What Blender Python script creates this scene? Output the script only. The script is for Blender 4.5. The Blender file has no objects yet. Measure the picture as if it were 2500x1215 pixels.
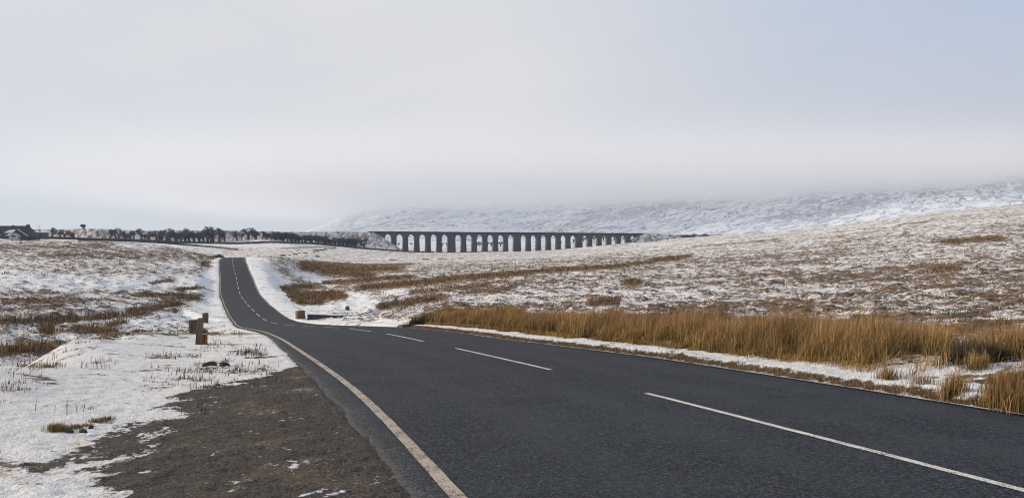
import bpy, bmesh, math, random
import numpy as np
from mathutils import Vector, Matrix

random.seed(7); rng = np.random.default_rng(7)
SC = bpy.context.scene
COL = SC.collection
R = math.radians

# ------------------------------------------------------------------ camera, sky, sun, exposure
F, CX, CY = 1925.0, 1250.0, 607.5          # photograph's focal length and centre; eye at z = 0, camera level
cam = bpy.data.cameras.new('camera'); co = bpy.data.objects.new('camera', cam); COL.objects.link(co)
cam.sensor_width = 36; cam.lens = F / 2500 * 36; cam.clip_start = 0.1; cam.clip_end = 40000
co.location = (0, 0, 0); co.rotation_euler = (R(90), 0, 0)
SC.camera = co
SUN_AZ, SUN_EL = R(-74), R(17)
sv = Vector((math.sin(SUN_AZ) * math.cos(SUN_EL), math.cos(SUN_AZ) * math.cos(SUN_EL), math.sin(SUN_EL)))
sd = bpy.data.lights.new('sun', 'SUN'); sd.energy = 4.5; sd.angle = R(5); sd.color = (1.0, 0.86, 0.69)
so = bpy.data.objects.new('sun', sd); COL.objects.link(so); so.rotation_euler = sv.to_track_quat('Z', 'Y').to_euler()
so.location = (-40, 0, 60)
SC.view_settings.view_transform = 'Standard'; SC.view_settings.look = 'None'
SC.view_settings.exposure = 0.10; SC.view_settings.gamma = 1.0
SC.cycles.volume_bounces = 6
SC.cycles.use_denoising = True
SC.cycles.filter_width = 1.1

world = bpy.data.worlds.new('World'); SC.world = world; world.use_nodes = True
nt = world.node_tree; nt.nodes.clear()
def N(nt, typ, **kw):
    n = nt.nodes.new(typ)
    for k, v in kw.items():
        if k.startswith('i_'):
            n.inputs[k[2:].replace('_', ' ')].default_value = v
        else: setattr(n, k, v)
    return n
def math_n(nt, op, a, b=None, c=None, clamp=False):
    n = nt.nodes.new('ShaderNodeMath'); n.operation = op; n.use_clamp = clamp
    for i, v in enumerate((a, b, c)):
        if v is None: continue
        if isinstance(v, (int, float)): n.inputs[i].default_value = v
        else: nt.links.new(v, n.inputs[i])
    return n.outputs[0]
def ramp_n(nt, fac, stops, interp='LINEAR'):
    n = nt.nodes.new('ShaderNodeValToRGB'); n.color_ramp.interpolation = interp
    e = n.color_ramp.elements
    while len(e) > 1: e.remove(e[-1])
    for i, (p, c) in enumerate(stops):
        if isinstance(c, (int, float)): c = (c, c, c)
        x = e[0] if i == 0 else e.new(p)
        x.position = p; x.color = (*c, 1)
    nt.links.new(fac, n.inputs[0]); return n.outputs[0]
def mix_n(nt, fac, a, b, mode='MIX'):
    n = nt.nodes.new('ShaderNodeMix'); n.data_type = 'RGBA'; n.blend_type = mode
    for s, v in ((n.inputs[0], fac), (n.inputs[6], a), (n.inputs[7], b)):
        if isinstance(v, (int, float)): s.default_value = v
        elif isinstance(v, tuple): s.default_value = (*v, 1) if len(v) == 3 else v
        else: nt.links.new(v, s)
    return n.outputs[2]
def noise_n(nt, vec, scale, detail=4, rough=.55, dist=0.0):
    n = nt.nodes.new('ShaderNodeTexNoise')
    n.inputs['Scale'].default_value = scale; n.inputs['Detail'].default_value = detail
    n.inputs['Roughness'].default_value = rough; n.inputs['Distortion'].default_value = dist
    if vec is not None: nt.links.new(vec, n.inputs['Vector'])
    return n.outputs[0]
def map_n(nt, vec, scale=(1, 1, 1), rot=(0, 0, 0), loc=(0, 0, 0)):
    n = nt.nodes.new('ShaderNodeMapping'); nt.links.new(vec, n.inputs[0])
    n.inputs['Location'].default_value = loc; n.inputs['Rotation'].default_value = rot; n.inputs['Scale'].default_value = scale
    return n.outputs[0]

sky = N(nt, 'ShaderNodeTexSky', sky_type='NISHITA'); sky.sun_disc = False
sky.sun_elevation = SUN_EL; sky.sun_rotation = SUN_AZ; sky.air_density = 1; sky.dust_density = 2
tc = N(nt, 'ShaderNodeTexCoord')
sep = N(nt, 'ShaderNodeSeparateXYZ'); nt.links.new(tc.outputs['Generated'], sep.inputs[0])
X_, Y_, Z_ = sep.outputs
# high thin cloud sheet: direction projected on a flat layer overhead, so streaks run to the horizon
zz = math_n(nt, 'MAXIMUM', math_n(nt, 'ADD', Z_, 0.10), 0.04)
u = math_n(nt, 'DIVIDE', X_, zz); v = math_n(nt, 'DIVIDE', Y_, zz)
comb = N(nt, 'ShaderNodeCombineXYZ'); nt.links.new(u, comb.inputs[0]); nt.links.new(v, comb.inputs[1])
cl = map_n(nt, map_n(nt, comb.outputs[0], (1, 1, 1), (0, 0, R(35))), (0.22, 0.95, 1), (0, 0, 0), (4.3, 2.2, 0))
n1 = noise_n(nt, cl, 0.9, 4, .5, .6)
n2 = noise_n(nt, map_n(nt, tc.outputs['Generated'], (1.6, 1.6, 5.5), (0, R(8), 0)), 1.5, 3, .5, .4)
streak = math_n(nt, 'ADD', math_n(nt, 'MULTIPLY', n1, .58), math_n(nt, 'MULTIPLY', n2, .42))
cloudc = ramp_n(nt, streak, [(.34, (5.95, 6.15, 6.6)), (.45, (6.15, 6.28, 6.65)), (.54, (6.4, 6.45, 6.7)), (.66, (6.8, 6.75, 6.75))])
cloudc = mix_n(nt, math_n(nt, 'MULTIPLY_ADD', Z_, -5.0, .85, clamp=True), cloudc, (5.6, 5.85, 6.2))
# right-hand side of the sky: duller and more violet low down, thinner cloud higher up where blue shows through
rt = math_n(nt, 'MULTIPLY_ADD', X_, 1.9, 0.02, clamp=True)
low = math_n(nt, 'MULTIPLY_ADD', Z_, -4.4, 1.3, clamp=True)
dull = math_n(nt, 'MULTIPLY', rt, low)
cloudc = mix_n(nt, math_n(nt, 'MULTIPLY', dull, .85), cloudc, (4.55, 4.62, 5.35))
high = math_n(nt, 'MULTIPLY_ADD', Z_, 6.0, -0.6, clamp=True)
thin = math_n(nt, 'MULTIPLY', math_n(nt, 'MULTIPLY', rt, high), math_n(nt, 'MULTIPLY_ADD', n2, 1.2, .25, clamp=True))
skyblue = mix_n(nt, 0.30, (4.5, 5.5, 7.5), sky.outputs[0])
final = mix_n(nt, thin, cloudc, skyblue)
bg = N(nt, 'ShaderNodeBackground'); nt.links.new(final, bg.inputs[0]); bg.inputs[1].default_value = 0.104
out = N(nt, 'ShaderNodeOutputWorld'); nt.links.new(bg.outputs[0], out.inputs[0])

# ------------------------------------------------------------------ helpers
def P(px, py, Y): return ((px - CX) / F * Y, Y, -(py - CY) / F * Y)
def tag(o, label=None, cat=None, group=None, kind=None):
    if label: o['label'] = label
    if cat: o['category'] = cat
    if group: o['group'] = group
    if kind: o['kind'] = kind
    return o
def empty(name, loc, rz=0.0):
    o = bpy.data.objects.new(name, None); COL.objects.link(o); o.location = loc; o.rotation_euler = (0, 0, rz)
    o.empty_display_size = .5; return o
def mesh_obj(name, verts, faces, mat, parent=None, smooth=False, loc=(0, 0, 0)):
    me = bpy.data.meshes.new(name); me.from_pydata([tuple(v) for v in verts], [], faces); me.update()
    if mat: me.materials.append(mat)
    if smooth: me.polygons.foreach_set('use_smooth', [True] * len(me.polygons))
    o = bpy.data.objects.new(name, me); COL.objects.link(o); o.parent = parent; o.location = loc
    return o
def np_mesh(name, V, Fc, mat, smooth=True, attrs=None, nper=4):
    me = bpy.data.meshes.new(name)
    me.vertices.add(len(V)); me.vertices.foreach_set('co', np.ascontiguousarray(V, dtype=np.float32).ravel())
    nf = len(Fc); me.loops.add(nf * nper); me.polygons.add(nf)
    me.loops.foreach_set('vertex_index', np.ascontiguousarray(Fc, dtype=np.int32).ravel())
    me.polygons.foreach_set('loop_start', np.arange(0, nf * nper, nper, dtype=np.int32))
    if smooth: me.polygons.foreach_set('use_smooth', np.ones(nf, dtype=bool))
    for k, a in (attrs or {}).items():
        if a.ndim == 2:
            at = me.attributes.new(k, 'FLOAT_VECTOR', 'POINT'); at.data.foreach_set('vector', a.astype(np.float32).ravel())
        else:
            at = me.attributes.new(k, 'FLOAT', 'POINT'); at.data.foreach_set('value', a.astype(np.float32))
    me.update(calc_edges=True); me.materials.append(mat)
    o = bpy.data.objects.new(name, me); COL.objects.link(o); return o
class MB:
    def __init__(s): s.v = []; s.f = []
    def add(s, vs, fs):
        n = len(s.v); s.v += [tuple(v) for v in vs]; s.f += [tuple(i + n for i in f) for f in fs]; return s
    def box(s, x0, x1, y0, y1, z0, z1, taper=0.0):
        t = taper
        return s.add([(x0, y0, z0), (x1, y0, z0), (x1, y1, z0), (x0, y1, z0), (x0 + t, y0 + t, z1), (x1 - t, y0 + t, z1), (x1 - t, y1 - t, z1), (x0 + t, y1 - t, z1)],
                     [(0, 3, 2, 1), (4, 5, 6, 7), (0, 1, 5, 4), (1, 2, 6, 5), (2, 3, 7, 6), (3, 0, 4, 7)])
    def prism(s, poly, y0, y1):       # polygon in x,z extruded along y
        n = len(poly); vs = [(x, y0, z) for x, z in poly] + [(x, y1, z) for x, z in poly]
        return s.add(vs, [tuple(range(n))[::-1], tuple(range(n, 2 * n))] + [(i, (i + 1) % n, n + (i + 1) % n, n + i) for i in range(n)])
    def tube(s, a, b, r0, r1, n=5):
        a = Vector(a); b = Vector(b); d = (b - a); L = d.length
        if L < 1e-6: return s
        d /= L; q = d.orthogonal().normalized(); w = d.cross(q); vs = []
        for c, r in ((a, r0), (b, r1)):
            for i in range(n):
                t = 2 * math.pi * i / n; vs.append(c + q * (r * math.cos(t)) + w * (r * math.sin(t)))
        return s.add(vs, [(i, (i + 1) % n, n + (i + 1) % n, n + i) for i in range(n)] + [tuple(range(n))[::-1], tuple(range(n, 2 * n))])
    def build(s, name, mat, parent=None, smooth=False, loc=(0, 0, 0), bevel=0.0):
        o = mesh_obj(name, s.v, s.f, mat, parent, smooth, loc)
        if bevel:
            m = o.modifiers.new('bevel', 'BEVEL'); m.width = bevel; m.segments = 2
        return o
# value noise
def _hash(ix, iy, seed):
    h = (ix.astype(np.int64) * 374761393 + iy.astype(np.int64) * 668265263 + seed * 1442695041) & 0xffffffff
    h = ((h ^ (h >> 13)) * 1274126177) & 0xffffffff
    return ((h ^ (h >> 16)) & 0xffff) / 65535.0
def vnoise(x, y, seed=0):
    ix = np.floor(x); iy = np.floor(y); fx = x - ix; fy = y - iy
    fx = fx * fx * (3 - 2 * fx); fy = fy * fy * (3 - 2 * fy)
    a = _hash(ix, iy, seed); b = _hash(ix + 1, iy, seed); c = _hash(ix, iy + 1, seed); d = _hash(ix + 1, iy + 1, seed)
    return (a + (b - a) * fx) * (1 - fy) + (c + (d - c) * fx) * fy
def fbm(x, y, octs=4, seed=0):
    s = 0; a = .5; t = 0
    for i in range(octs):
        s = s + a * vnoise(x, y, seed + i * 17); t += a; a *= .5; x = x * 2.03 + 11.3; y = y * 2.03 + 5.7
    return s / t
def sstep(a, b, x):
    t = np.clip((x - a) / (b - a), 0, 1); return t * t * (3 - 2 * t)

# ------------------------------------------------------------------ the road's line, level and widths
RC = np.array([(-60,23.4,-.3),(-20,11.4,-.7),(0,5.4,-1.40),(5.73,3.72,-1.75),(11.6,1.96,-2.11),(15.2,.79,-2.33),(21.5,-1.56,-2.70),(30.2,-4.8,-3.24),(38.8,-8.02,-3.92),(47.4,-11.28,-4.69),(56,-14.8,-5.48),(64.4,-18.7,-6.19),(72.8,-22.3,-6.79),(81.3,-25.7,-7.2),(89.8,-29.1,-7.39),(98.5,-32.5,-7.47),(107,-35.9,-7.57),(115.7,-39.2,-7.6),(124.3,-42.7,-7.52),(133,-46,-7.25),(141.5,-49.2,-6.75),(150.3,-52.4,-6.3),(159,-55.6,-5.65),(167.7,-59,-4.97),(176,-62.1,-4.38),(185,-65.4,-3.75),(200,-71.0,-2.9),(215,-76.0,-2.5),(235,-83.0,-2.5),(255,-92.0,-2.9),(280,-106,-4),(320,-132,-6),(360,-165,-7.5)])
def _sm(a, n):
    k = np.hanning(n + 2)[1:-1]; k /= k.sum(); p = n // 2
    b = np.concatenate([2 * a[0] - a[p:0:-1], a, 2 * a[-1] - a[-2:-p - 2:-1]])
    return np.convolve(b, k, 'valid')
RY = np.arange(-60, 360, .5)
RX = _sm(np.interp(RY, RC[:, 0], RC[:, 1]), 25); RZ = _sm(np.interp(RY, RC[:, 0], RC[:, 2]), 17)
_dx = np.gradient(RX, RY); _L = np.hypot(_dx, 1)
WL = np.array([(-60,3.2),(-20,3.6),(0,4.15),(7.5,4.2),(14,4.34),(22,4.3),(35,4.1),(49,4.1),(61,3.7),(77,3.15),(360,3.15)])
WR = np.array([(-60,3.3),(17,3.4),(19,3.22),(22,3.0),(25,2.78),(30,2.82),(41,3.1),(50,2.85),(60,2.6),(80,2.62),(93,2.75),(108,2.9),(124,3.1),(360,3.15)])
EL = np.array([(-60,3.0),(0,3.88),(38,3.85),(49,3.8),(61,3.45),(77,2.93),(360,2.9)])
def road_pt(s, t):
    """point on the road surface; s = centre-line station (its y), t = offset to the right"""
    x = np.interp(s, RY, RX); z = np.interp(s, RY, RZ); dx = np.interp(s, RY, _dx); L = np.hypot(dx, 1)
    return x + t / L, s - t * dx / L, z - .015 * np.abs(t)
def road_st(x, y):
    s = y.copy()
    for _ in range(6):
        cx = np.interp(s, RY, RX); dx = np.interp(s, RY, _dx); L2 = 1 + dx * dx
        s = s + ((x - cx) * dx + (y - s)) / L2 * .9
    s = np.clip(s, -59, 359)
    cx = np.interp(s, RY, RX); dx = np.interp(s, RY, _dx); L = np.hypot(dx, 1)
    t = ((x - cx) - (y - s) * dx) / L
    return s, t

# ------------------------------------------------------------------ the lie of the land
CP = []
def col(px, pts):
    for p in pts: CP.append(P(px, p[0], p[1]))
def colz(px, pts):
    for z, Y in pts: CP.append(((px - CX) / F * Y, Y, z))
colz(-350, [(-2.2,14),(-3.4,19),(-4.4,30),(-4.9,45),(-5.2,65),(-4.8,100),(-2.6,150),(1.2,210),(3.4,270),(4,340),(5,480),(9,700),(12,850)])
colz(0, [(-2.31,16),(-3.3,19.5),(-4.1,25),(-4.6,34),(-4.95,45),(-5.2,60),(-5.2,80),(-4.5,110),(-2.9,150),(-.5,190),(1.9,230),(2.85,270),(2.4,330),(1.8,410),(6.1,480),(8.2,600),(9.5,720),(12,850)])
colz(170, [(-2.9,24.3),(-4.0,28),(-4.8,34),(-5.2,45),(-5.5,60),(-5.7,80),(-5.1,110),(-3.3,150),(-1,190),(1.5,230),(2.6,270),(2.2,330),(2.6,420),(5.5,520),(7.0,600),(8.9,700),(10.8,850)])
colz(340, [(-3.44,33),(-4.3,37),(-5.2,45),(-5.8,55),(-6.2,70),(-6.4,90),(-5.6,120),(-3.5,160),(-1.3,200),(1.0,240),(1.85,270),(1.5,330),(2.5,440),(4.6,560),(6.6,700),(8.2,850)])
colz(480, [(-3.66,36),(-4.6,40),(-5.6,50),(-6.4,65),(-6.9,80),(-7.2,100),(-6.7,125),(-4.8,160),(-2.6,200),(-1.6,235),(-1.8,270),(-2.4,330),(.2,480),(2.2,620),(4.6,760),(6,850)])
colz(425, [(.25,250),(.3,280)])
colz(560, [(-4.5,300),(-4.0,380),(-1.6,520),(2.0,680),(5.6,800)])
for p in [(-6,2,-1.55),(-3,2,-1.5),(-3,6,-1.8),(-8,8,-1.98),(-6,14,-2.35),(-9,22,-2.75),(-12,30,-3.25),(-5,10,-2.05),(0,0,-1.42),(4,0,-1.45),(-10,0,-1.5),(-16,4,-1.7),(-25,6,-2.4),(-40,10,-3.2),
          (9.5,4,-1.75),(14,4,-1.7),(22,4,-1.5),(40,6,-.8),(80,20,1.5),(160,60,9),(300,100,22),(700,200,70),(2000,600,190),(4500,1500,330),(-80,20,-4.2),(-200,60,-1),(-500,150,6),(-1200,400,14),(-4500,1500,30),
          (0,-20,-.6),(20,-20,-.2),(-20,-20,-1),(0,-100,3),(200,-200,16),(-200,-200,3),(0,-1000,40),(1500,-1500,90),(-1500,-1500,20),(0,-5000,60),(4000,-2500,120),(-4500,-2500,30)]: CP.append(p)
for px, py, Y in [(620,632,225),(680,633.5,222),(702,641,221),(722,658,218),(748,672,212),(800,668,240),
    (640,677,160),(668,692,158),(694,704,155),(740,705,160),(664,722,125),(684,729,125),(720,729,128),(692,753,100),(740,756,102),
    (745,772,80),(800,771,82),(830,781,70),(900,786,65),(940,771,72),(800,792.5,60),(900,790.5,57),(960,789,50),
    (660,628,300),(700,632,340),(620,627,360),
    (850,733,118),(850,700,165),(850,670,235),(850,645,370),(850,636.5,480),(850,625,620),(850,612,800),(850,603,950),
    (600,622,400),(600,614,520),(600,604,680),(620,592,800),(640,588,850),(750,620,540),(750,607,720),(750,596,880),
    (960,762,62),(1000,775,48),(1050,748,64),(1050,720,98),(1050,690,150),(1050,660,235),(1050,645,340),(1050,638,460),(1050,628,700),(1050,618,1000),(1060,615.5,1150),(960,612,1100),
    (1250,790,34),(1250,760,52),(1250,730,75),(1250,700,105),(1250,670,160),(1250,645,270),(1250,630,480),(1250,620,800),(1250,613.5,1130),(1250,612,1230),
    (1500,800,27),(1500,760,45),(1500,720,70),(1500,690,100),(1500,660,150),(1500,635,250),(1500,615,450),(1500,604,750),(1500,598,1100),(1500,596.5,1230),(1560,594,1240),(1600,592,1150),
    (1800,825,19),(1800,790,28),(1800,750,45),(1800,710,70),(1800,670,110),(1800,630,200),(1800,600,340),(1800,580,500),(1800,571.5,640),(1800,575,800),(1800,582,1000),(1660,583,900),
    (2150,870,13),(2150,820,19),(2150,760,35),(2150,710,60),(2150,660,100),(2150,610,180),(2150,570,300),(2150,545,430),(2150,536,540),(2150,540,680),(2150,548,850),
    (2500,930,9.5),(2500,860,14),(2500,800,21),(2500,740,35),(2500,690,57),(2500,640,95),(2500,590,160),(2500,545,260),(2500,515,370),(2500,498,480),(2500,500,620),(2500,506,800),
    (2950,930,9.5),(2950,800,21),(2950,690,57),(2950,620,110),(2950,560,190),(2950,500,330),(2950,470,480),(2950,475,700),
    (-300,592,1300),(300,592,1300),(700,594,1350),(-300,593,2200),(300,594,2200),(620,592,2500),(-300,597,4500),(300,597,4500),(600,596,4500),
    (1000,612,1300),(1000,603,1600),(1000,590,2000),(1000,575,2500),(1000,555,3100),(1000,530,3700),(1000,508,4300),(1000,503,5200),
    (850,600,1500),(850,590,2000),(850,578,2700),(850,558,3400),(850,540,4000),(850,530,4600),(760,573,3000),(775,562,3800),(770,560,4600),(700,580,3500),(700,580,5000),
    (1300,610,1350),(1300,600,1600),(1300,587,2000),(1300,570,2500),(1300,545,3100),(1300,515,3800),(1300,490,4400),(1300,485,5200),
    (1600,594,1450),(1600,583,1700),(1600,570,2050),(1600,552,2500),(1600,525,3100),(1600,495,3700),(1600,470,4300),(1600,465,5200),
    (2000,570,1400),(2000,555,1700),(2000,535,2100),(2000,508,2600),(2000,478,3050),(2000,448,3700),(2000,440,4500),
    (2500,515,1300),(2500,495,1600),(2500,474,2050),(2500,452,2500),(2500,430,3000),(2500,425,3800),
    (2950,505,1300),(2950,468,1800),(2950,440,2300),(2950,410,2900),(2950,400,3800)]: CP.append(P(px, py, Y))
CP = np.array(CP)
def emb(x, y):
    r = np.hypot(x, y); L = np.log1p(r / 4); rr = np.maximum(r, 1e-6); return L * x / rr, L * y / rr
_cu, _cv = emb(CP[:, 0], CP[:, 1]); _cw = CP[:, 2] / (np.hypot(CP[:, 0], CP[:, 1]) + 30)
def _phi(d2): return .5 * d2 * np.log(d2 + 1e-9)
_n = len(CP); _A = np.zeros((_n + 3, _n + 3))
_A[:_n, :_n] = _phi((_cu[:, None] - _cu) ** 2 + (_cv[:, None] - _cv) ** 2) + np.eye(_n) * 1e-4
_A[:_n, _n] = _A[_n, :_n] = 1; _A[:_n, _n + 1] = _A[_n + 1, :_n] = _cu; _A[:_n, _n + 2] = _A[_n + 2, :_n] = _cv
_W = np.linalg.solve(_A, np.concatenate([_cw, [0, 0, 0]]))
def tps(x, y):
    o = np.empty(len(x)); u, v = emb(x, y)
    for i in range(0, len(x), 20000):
        a, b = u[i:i + 20000], v[i:i + 20000]
        o[i:i + 20000] = _phi((a[:, None] - _cu) ** 2 + (b[:, None] - _cv) ** 2) @ _W[:_n] + _W[_n] + _W[_n + 1] * a + _W[_n + 2] * b
    return o * (np.hypot(x, y) + 30)
def seg_dist(x, y, pts):
    """distance to a polyline, and its third coordinate interpolated"""
    best = np.full(len(x), 1e9); zz = np.zeros(len(x)); pts = [np.array(p, float) for p in pts]
    for a, b in zip(pts[:-1], pts[1:]):
        d = b[:2] - a[:2]; t = np.clip(((x - a[0]) * d[0] + (y - a[1]) * d[1]) / (d @ d), 0, 1)
        q = np.hypot(x - a[0] - t * d[0], y - a[1] - t * d[1]); m = q < best
        best[m] = q[m]; zz[m] = (a[2] + t * (b[2] - a[2]))[m]
    return best, zz
# railway embankment either side of the viaduct
VA = np.array(P(905, 564.5, 1119)); VB = np.array(P(1572, 569.2, 1241))
EMB_L = [P(-400, 551, 940), P(0, 555.5, 905), P(240, 558, 900), P(480, 561, 930), P(700, 563.5, 1010), tuple(VA)]
EMB_R = [tuple(VB), P(1640, 571.5, 1310), P(1760, 572, 1450), P(2000, 566, 1750)]
STREAM = [P(750, 772, 78.2), P(800, 775, 77.2), P(840, 778, 76.2), P(885, 772, 80), P(925, 760, 84), P(950, 748, 90), P(1010, 735, 103), P(1075, 722, 113)]
STREAM_L = [P(520, 776, 80), P(470, 762, 83), P(420, 745, 90), P(330, 752, 82), P(200, 772, 66), P(60, 790, 55), P(-200, 800, 50)]
def height(x, y, rough=True):
    r = np.hypot(x, y); z = tps(x, y)
    near = r < 420
    if rough:
        # hummocks and tussocks, kept off the verges and road
        h = np.zeros(len(x)); xn, yn, rn = x[near], y[near], r[near]
        h1 = (fbm(xn / 6.5, yn / 6.5, 3, 3) - .5) * .55 * sstep(20, 60, rn)
        h2 = (np.clip(fbm(xn / 1.3, yn / 1.3, 3, 9) - .42, 0, 1) * 1.5 - .12) * .60 * sstep(14, 45, rn) * (1 - sstep(260, 380, rn))
        hn = (fbm(xn / .22, yn / .22, 3, 21) - .5) * .05 * (1 - sstep(20, 40, rn)) + (fbm(xn / .9, yn / .9, 2, 5) - .5) * .06
        h[near] = h1 + h2 + hn
        fr = ~near & (r < 5600)
        h[fr] = (fbm(x[fr] / 60, y[fr] / 60, 4, 31) - .5) * 3.0 * sstep(420, 900, r[fr]) + (fbm(x[fr] / 300, y[fr] / 300, 3, 37) - .5) * 26 * sstep(1500, 3000, r[fr])
        # gullies running down the fell
        g = np.abs(fbm((x[fr] + .55 * y[fr]) / 170, (y[fr] - .25 * x[fr]) / 900, 3, 41) - .5)
        h[fr] -= (1 - sstep(0, .05, g)) * 9 * sstep(1600, 2400, r[fr])
    far = (r > 700) & (r < 2300)
    xf, yf = x[far], y[far]; zf = z[far]
    for pl in (EMB_L, EMB_R):
        d, zt = seg_dist(xf, yf, pl)
        top = zt - .9 - np.maximum(0, d - 5) * .62
        zf = np.maximum(zf, top)
    z[far] = zf
    if rough: 
        z = z + h
    # the road's formation
    m = (y > -58) & (y < 358) & (r < 420)
    xm, ym = x[m], y[m]; s, t = road_st(xm, ym)
    wl = np.interp(s, WL[:, 0], WL[:, 1]); wr = np.interp(s, WR[:, 0], WR[:, 1])
    e = np.where(t > 0, t - wr, -t - wl)      # distance outside the asphalt
    rz = np.interp(s, RY, RZ) - .015 * np.abs(t)
    rm = r[m]; zt = z[m]
    bw = np.where(t > 0, np.interp(s, [0, 30, 60, 110, 200], [2.5, 2.5, 4, 5, 7]), np.interp(s, [0, 40, 60, 100], [9, 6, 4, 4]))
    w = 1 - sstep(0.2, 1, np.maximum(e, 0) / bw)
    small = (fbm(xm / .16, ym / .16, 3, 51) - .5) * .06 * sstep(0, .15, e) * (1 - sstep(15, 40, rm)) if rough else 0
    bank = np.where(t > 0, .13 * sstep(.05, .30, e) * (.6 + .8 * fbm(xm / 1.1, ym / 1.1, 2, 77)) * (1 - sstep(60, 90, s)), 0) if rough else 0
    zn = zt * (1 - w) + (rz + small + bank + (.25 * (zt - tps(xm, ym)) if False else 0)) * w
    lip = (.014 + .0008 * rm) * (1 - sstep(.0, .08 + .0015 * rm, e)); deep = (.03 + .0014 * rm) * (1 - sstep(-.45, -.25, e))
    zn = np.where(e < 0, rz, zn) - lip - deep
    # stream beds
    k = (rm > 40) & (rm < 140)
    for pl, dep, wd in ((STREAM, .95, 1.0), (STREAM_L, .7, 1.3)):
        d, _ = seg_dist(xm[k], ym[k], pl); zn[k] -= dep * (1 - sstep(wd * .45, wd * 1.4, d)) * sstep(.9, 1.8, e[k])
    z[m] = zn
    return z
def ground_z(x, y): return float(height(np.array([float(x)]), np.array([float(y)]), True)[0])
def on_ground(px, py, y0=3, y1=1500):
    """first point where the sight line through a photo pixel meets the ground"""
    Ys = np.exp(np.linspace(math.log(y0), math.log(y1), 1200)); X = (px - CX) / F * Ys
    g = height(X, Ys, True); l = -(py - CY) / F * Ys; i = int(np.argmax(g >= l))
    return X[i], Ys[i], g[i]

# polar sheet of ground, fine where the photograph looks
az = np.concatenate([np.arange(-math.pi, -.70, .06), np.arange(-.70, .70, .0024), np.arange(.70, math.pi - .03, .06)])
lr = [math.log(.04)]
while lr[-1] < math.log(5500):
    r_ = math.exp(lr[-1]); lr.append(lr[-1] + (.25 if r_ < .7 else .03 if r_ < 3.5 else .0062 if r_ < 60 else .0055 if r_ < 300 else .0105 if r_ < 720 else .006 if r_ < 1380 else .014))
rad = np.exp(np.array(lr)); na, nr = len(az), len(rad)
AZ, RR = np.meshgrid(az, rad)
gx = (RR * np.sin(AZ)).ravel(); gy = (RR * np.cos(AZ)).ravel()
gz = height(gx, gy)
gr = np.hypot(gx, gy)
gpx = CX + F * gx / np.maximum(gy, .01); gpy = CY - F * gz / np.maximum(gy, .01)
infront = gy > 1
# vegetation cover
hum = fbm(gx / 1.3, gy / 1.3, 3, 9)
veg = np.where(gx < -.37 * gy, .40, .455)
veg += (fbm(gx / 14, gy / 14, 4, 61) - .5) * .34
veg = np.where(gx < -60, veg + .0, veg)
def stroke(x0, y0, x1, y1, hw, s=1.0, rmax=420, hwx=None, target='veg'):
    global veg
    m = infront & (gr < rmax) & (gr > 8)
    a = np.array([x0, y0], float); d = np.array([x1 - x0, y1 - y0], float); dd = max(d @ d, 1e-6)
    X, Y = gpx[m], gpy[m]; t = np.clip(((X - x0) * d[0] + (Y - y0) * d[1]) / dd, 0, 1)
    q = np.hypot((X - x0 - t * d[0]) / (hwx or 2.6), (Y - y0 - t * d[1])) / hw
    k = np.exp(-q ** 2 * 1.0) * (.65 + .7 * fbm(gx[m] / 3.1, gy[m] / 3.1, 3, 71))
    v = veg[m]; veg[m] = v + (s - v) * np.clip(k * 1.15, 0, 1)
# snowier ground
for a in [(0,690,520,690,16,.22),(0,665,300,690,9,.25),(150,820,480,770,14,.22),(480,720,530,790,22,.06,420,1),(880,728,700,765,14,.08),(760,755,920,750,10,.08),
          (620,640,690,700,16,.14,420,1.2),(640,700,700,770,12,.08,420,1.2),(740,668,800,690,8,.15),(600,622,1000,628,7,.42,900),(560,600,900,612,6,.42,1000),(1100,620,1500,612,6,.46,1200),
          (950,712,1100,708,7,.2),(1250,720,1700,715,16,.34),(1500,690,1800,700,12,.36),(250,598,700,600,5,.34,1000),
          (1900,720,2300,700,9,.36),(2050,640,2500,600,16,.4),(1700,620,2000,590,9,.4)]: stroke(*a)
# rush and grass beds
for a in [(2150,925,2400,900,26,.12),(2300,930,2420,860,16,.10),(2420,840,2500,850,18,.16)]: stroke(*a)
for a in [(745,643,1000,641,5),(760,654,960,653,9),(800,662,900,672,8),(800,690,1000,676,5,.85),(668,706,760,698,6,1.0),(690,722,830,722,12,1.0,420,1.6),(700,735,780,738,6),(890,702,1080,684,6,.95),(1080,682,1270,667,5,.95),
          (1270,666,1500,650,4,.9),(1500,650,1670,628,3.5,.85),(1010,712,1180,697,5,.8),(935,748,1075,726,6,1.0),(1150,712,1250,702,5,.75),(1530,688,1556,688,4,1.1),(1450,742,1500,736,5,1.0),
          (1500,758,1900,740,6,.60),(1900,738,2200,705,6,.62),(2200,705,2400,690,5,.68),(2200,545,2260,538,4,.95),(1990,562,2070,560,3,.9),(2310,590,2440,580,5,.9),(2180,655,2260,650,6,.7),(2290,656,2330,652,7,.85),
          (2340,716,2480,718,4,.72),(1600,632,1680,625,3,.95),(1700,600,1900,585,3,.65),(1540,700,1750,690,4,.52),(1880,690,2100,676,4,.56),(2100,780,2400,760,10,.62),(2250,812,2450,795,12,.75),(1960,790,2100,785,6,.6),(1500,772,1900,778,6,.58),
          (20,736,150,732,6,.8),(150,735,330,725,6,.6),(0,784,170,780,7,1.05),(112,790,118,812,7,1.05),(170,782,350,764,5,.95),(330,760,432,742,6,1.0),(448,724,500,728,9,1.05),(440,705,498,702,4,1.0),(345,720,432,718,4,.9),
          (190,804,276,808,8,1.0),(270,795,300,785,4,.9),(0,858,110,852,8,1.0),(110,850,140,838,4,1.0),(500,645,528,640,9,.9,420,1.2),(380,690,420,682,4,.8),(100,622,480,622,12,.6),(0,605,260,600,8,.62),(0,755,150,745,5,.62),
          (690,606,820,601,1.5,.7,1000),(520,628,535,632,5,.8)]: stroke(*a)
rs, rt_ = road_st(gx, gy)
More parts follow.
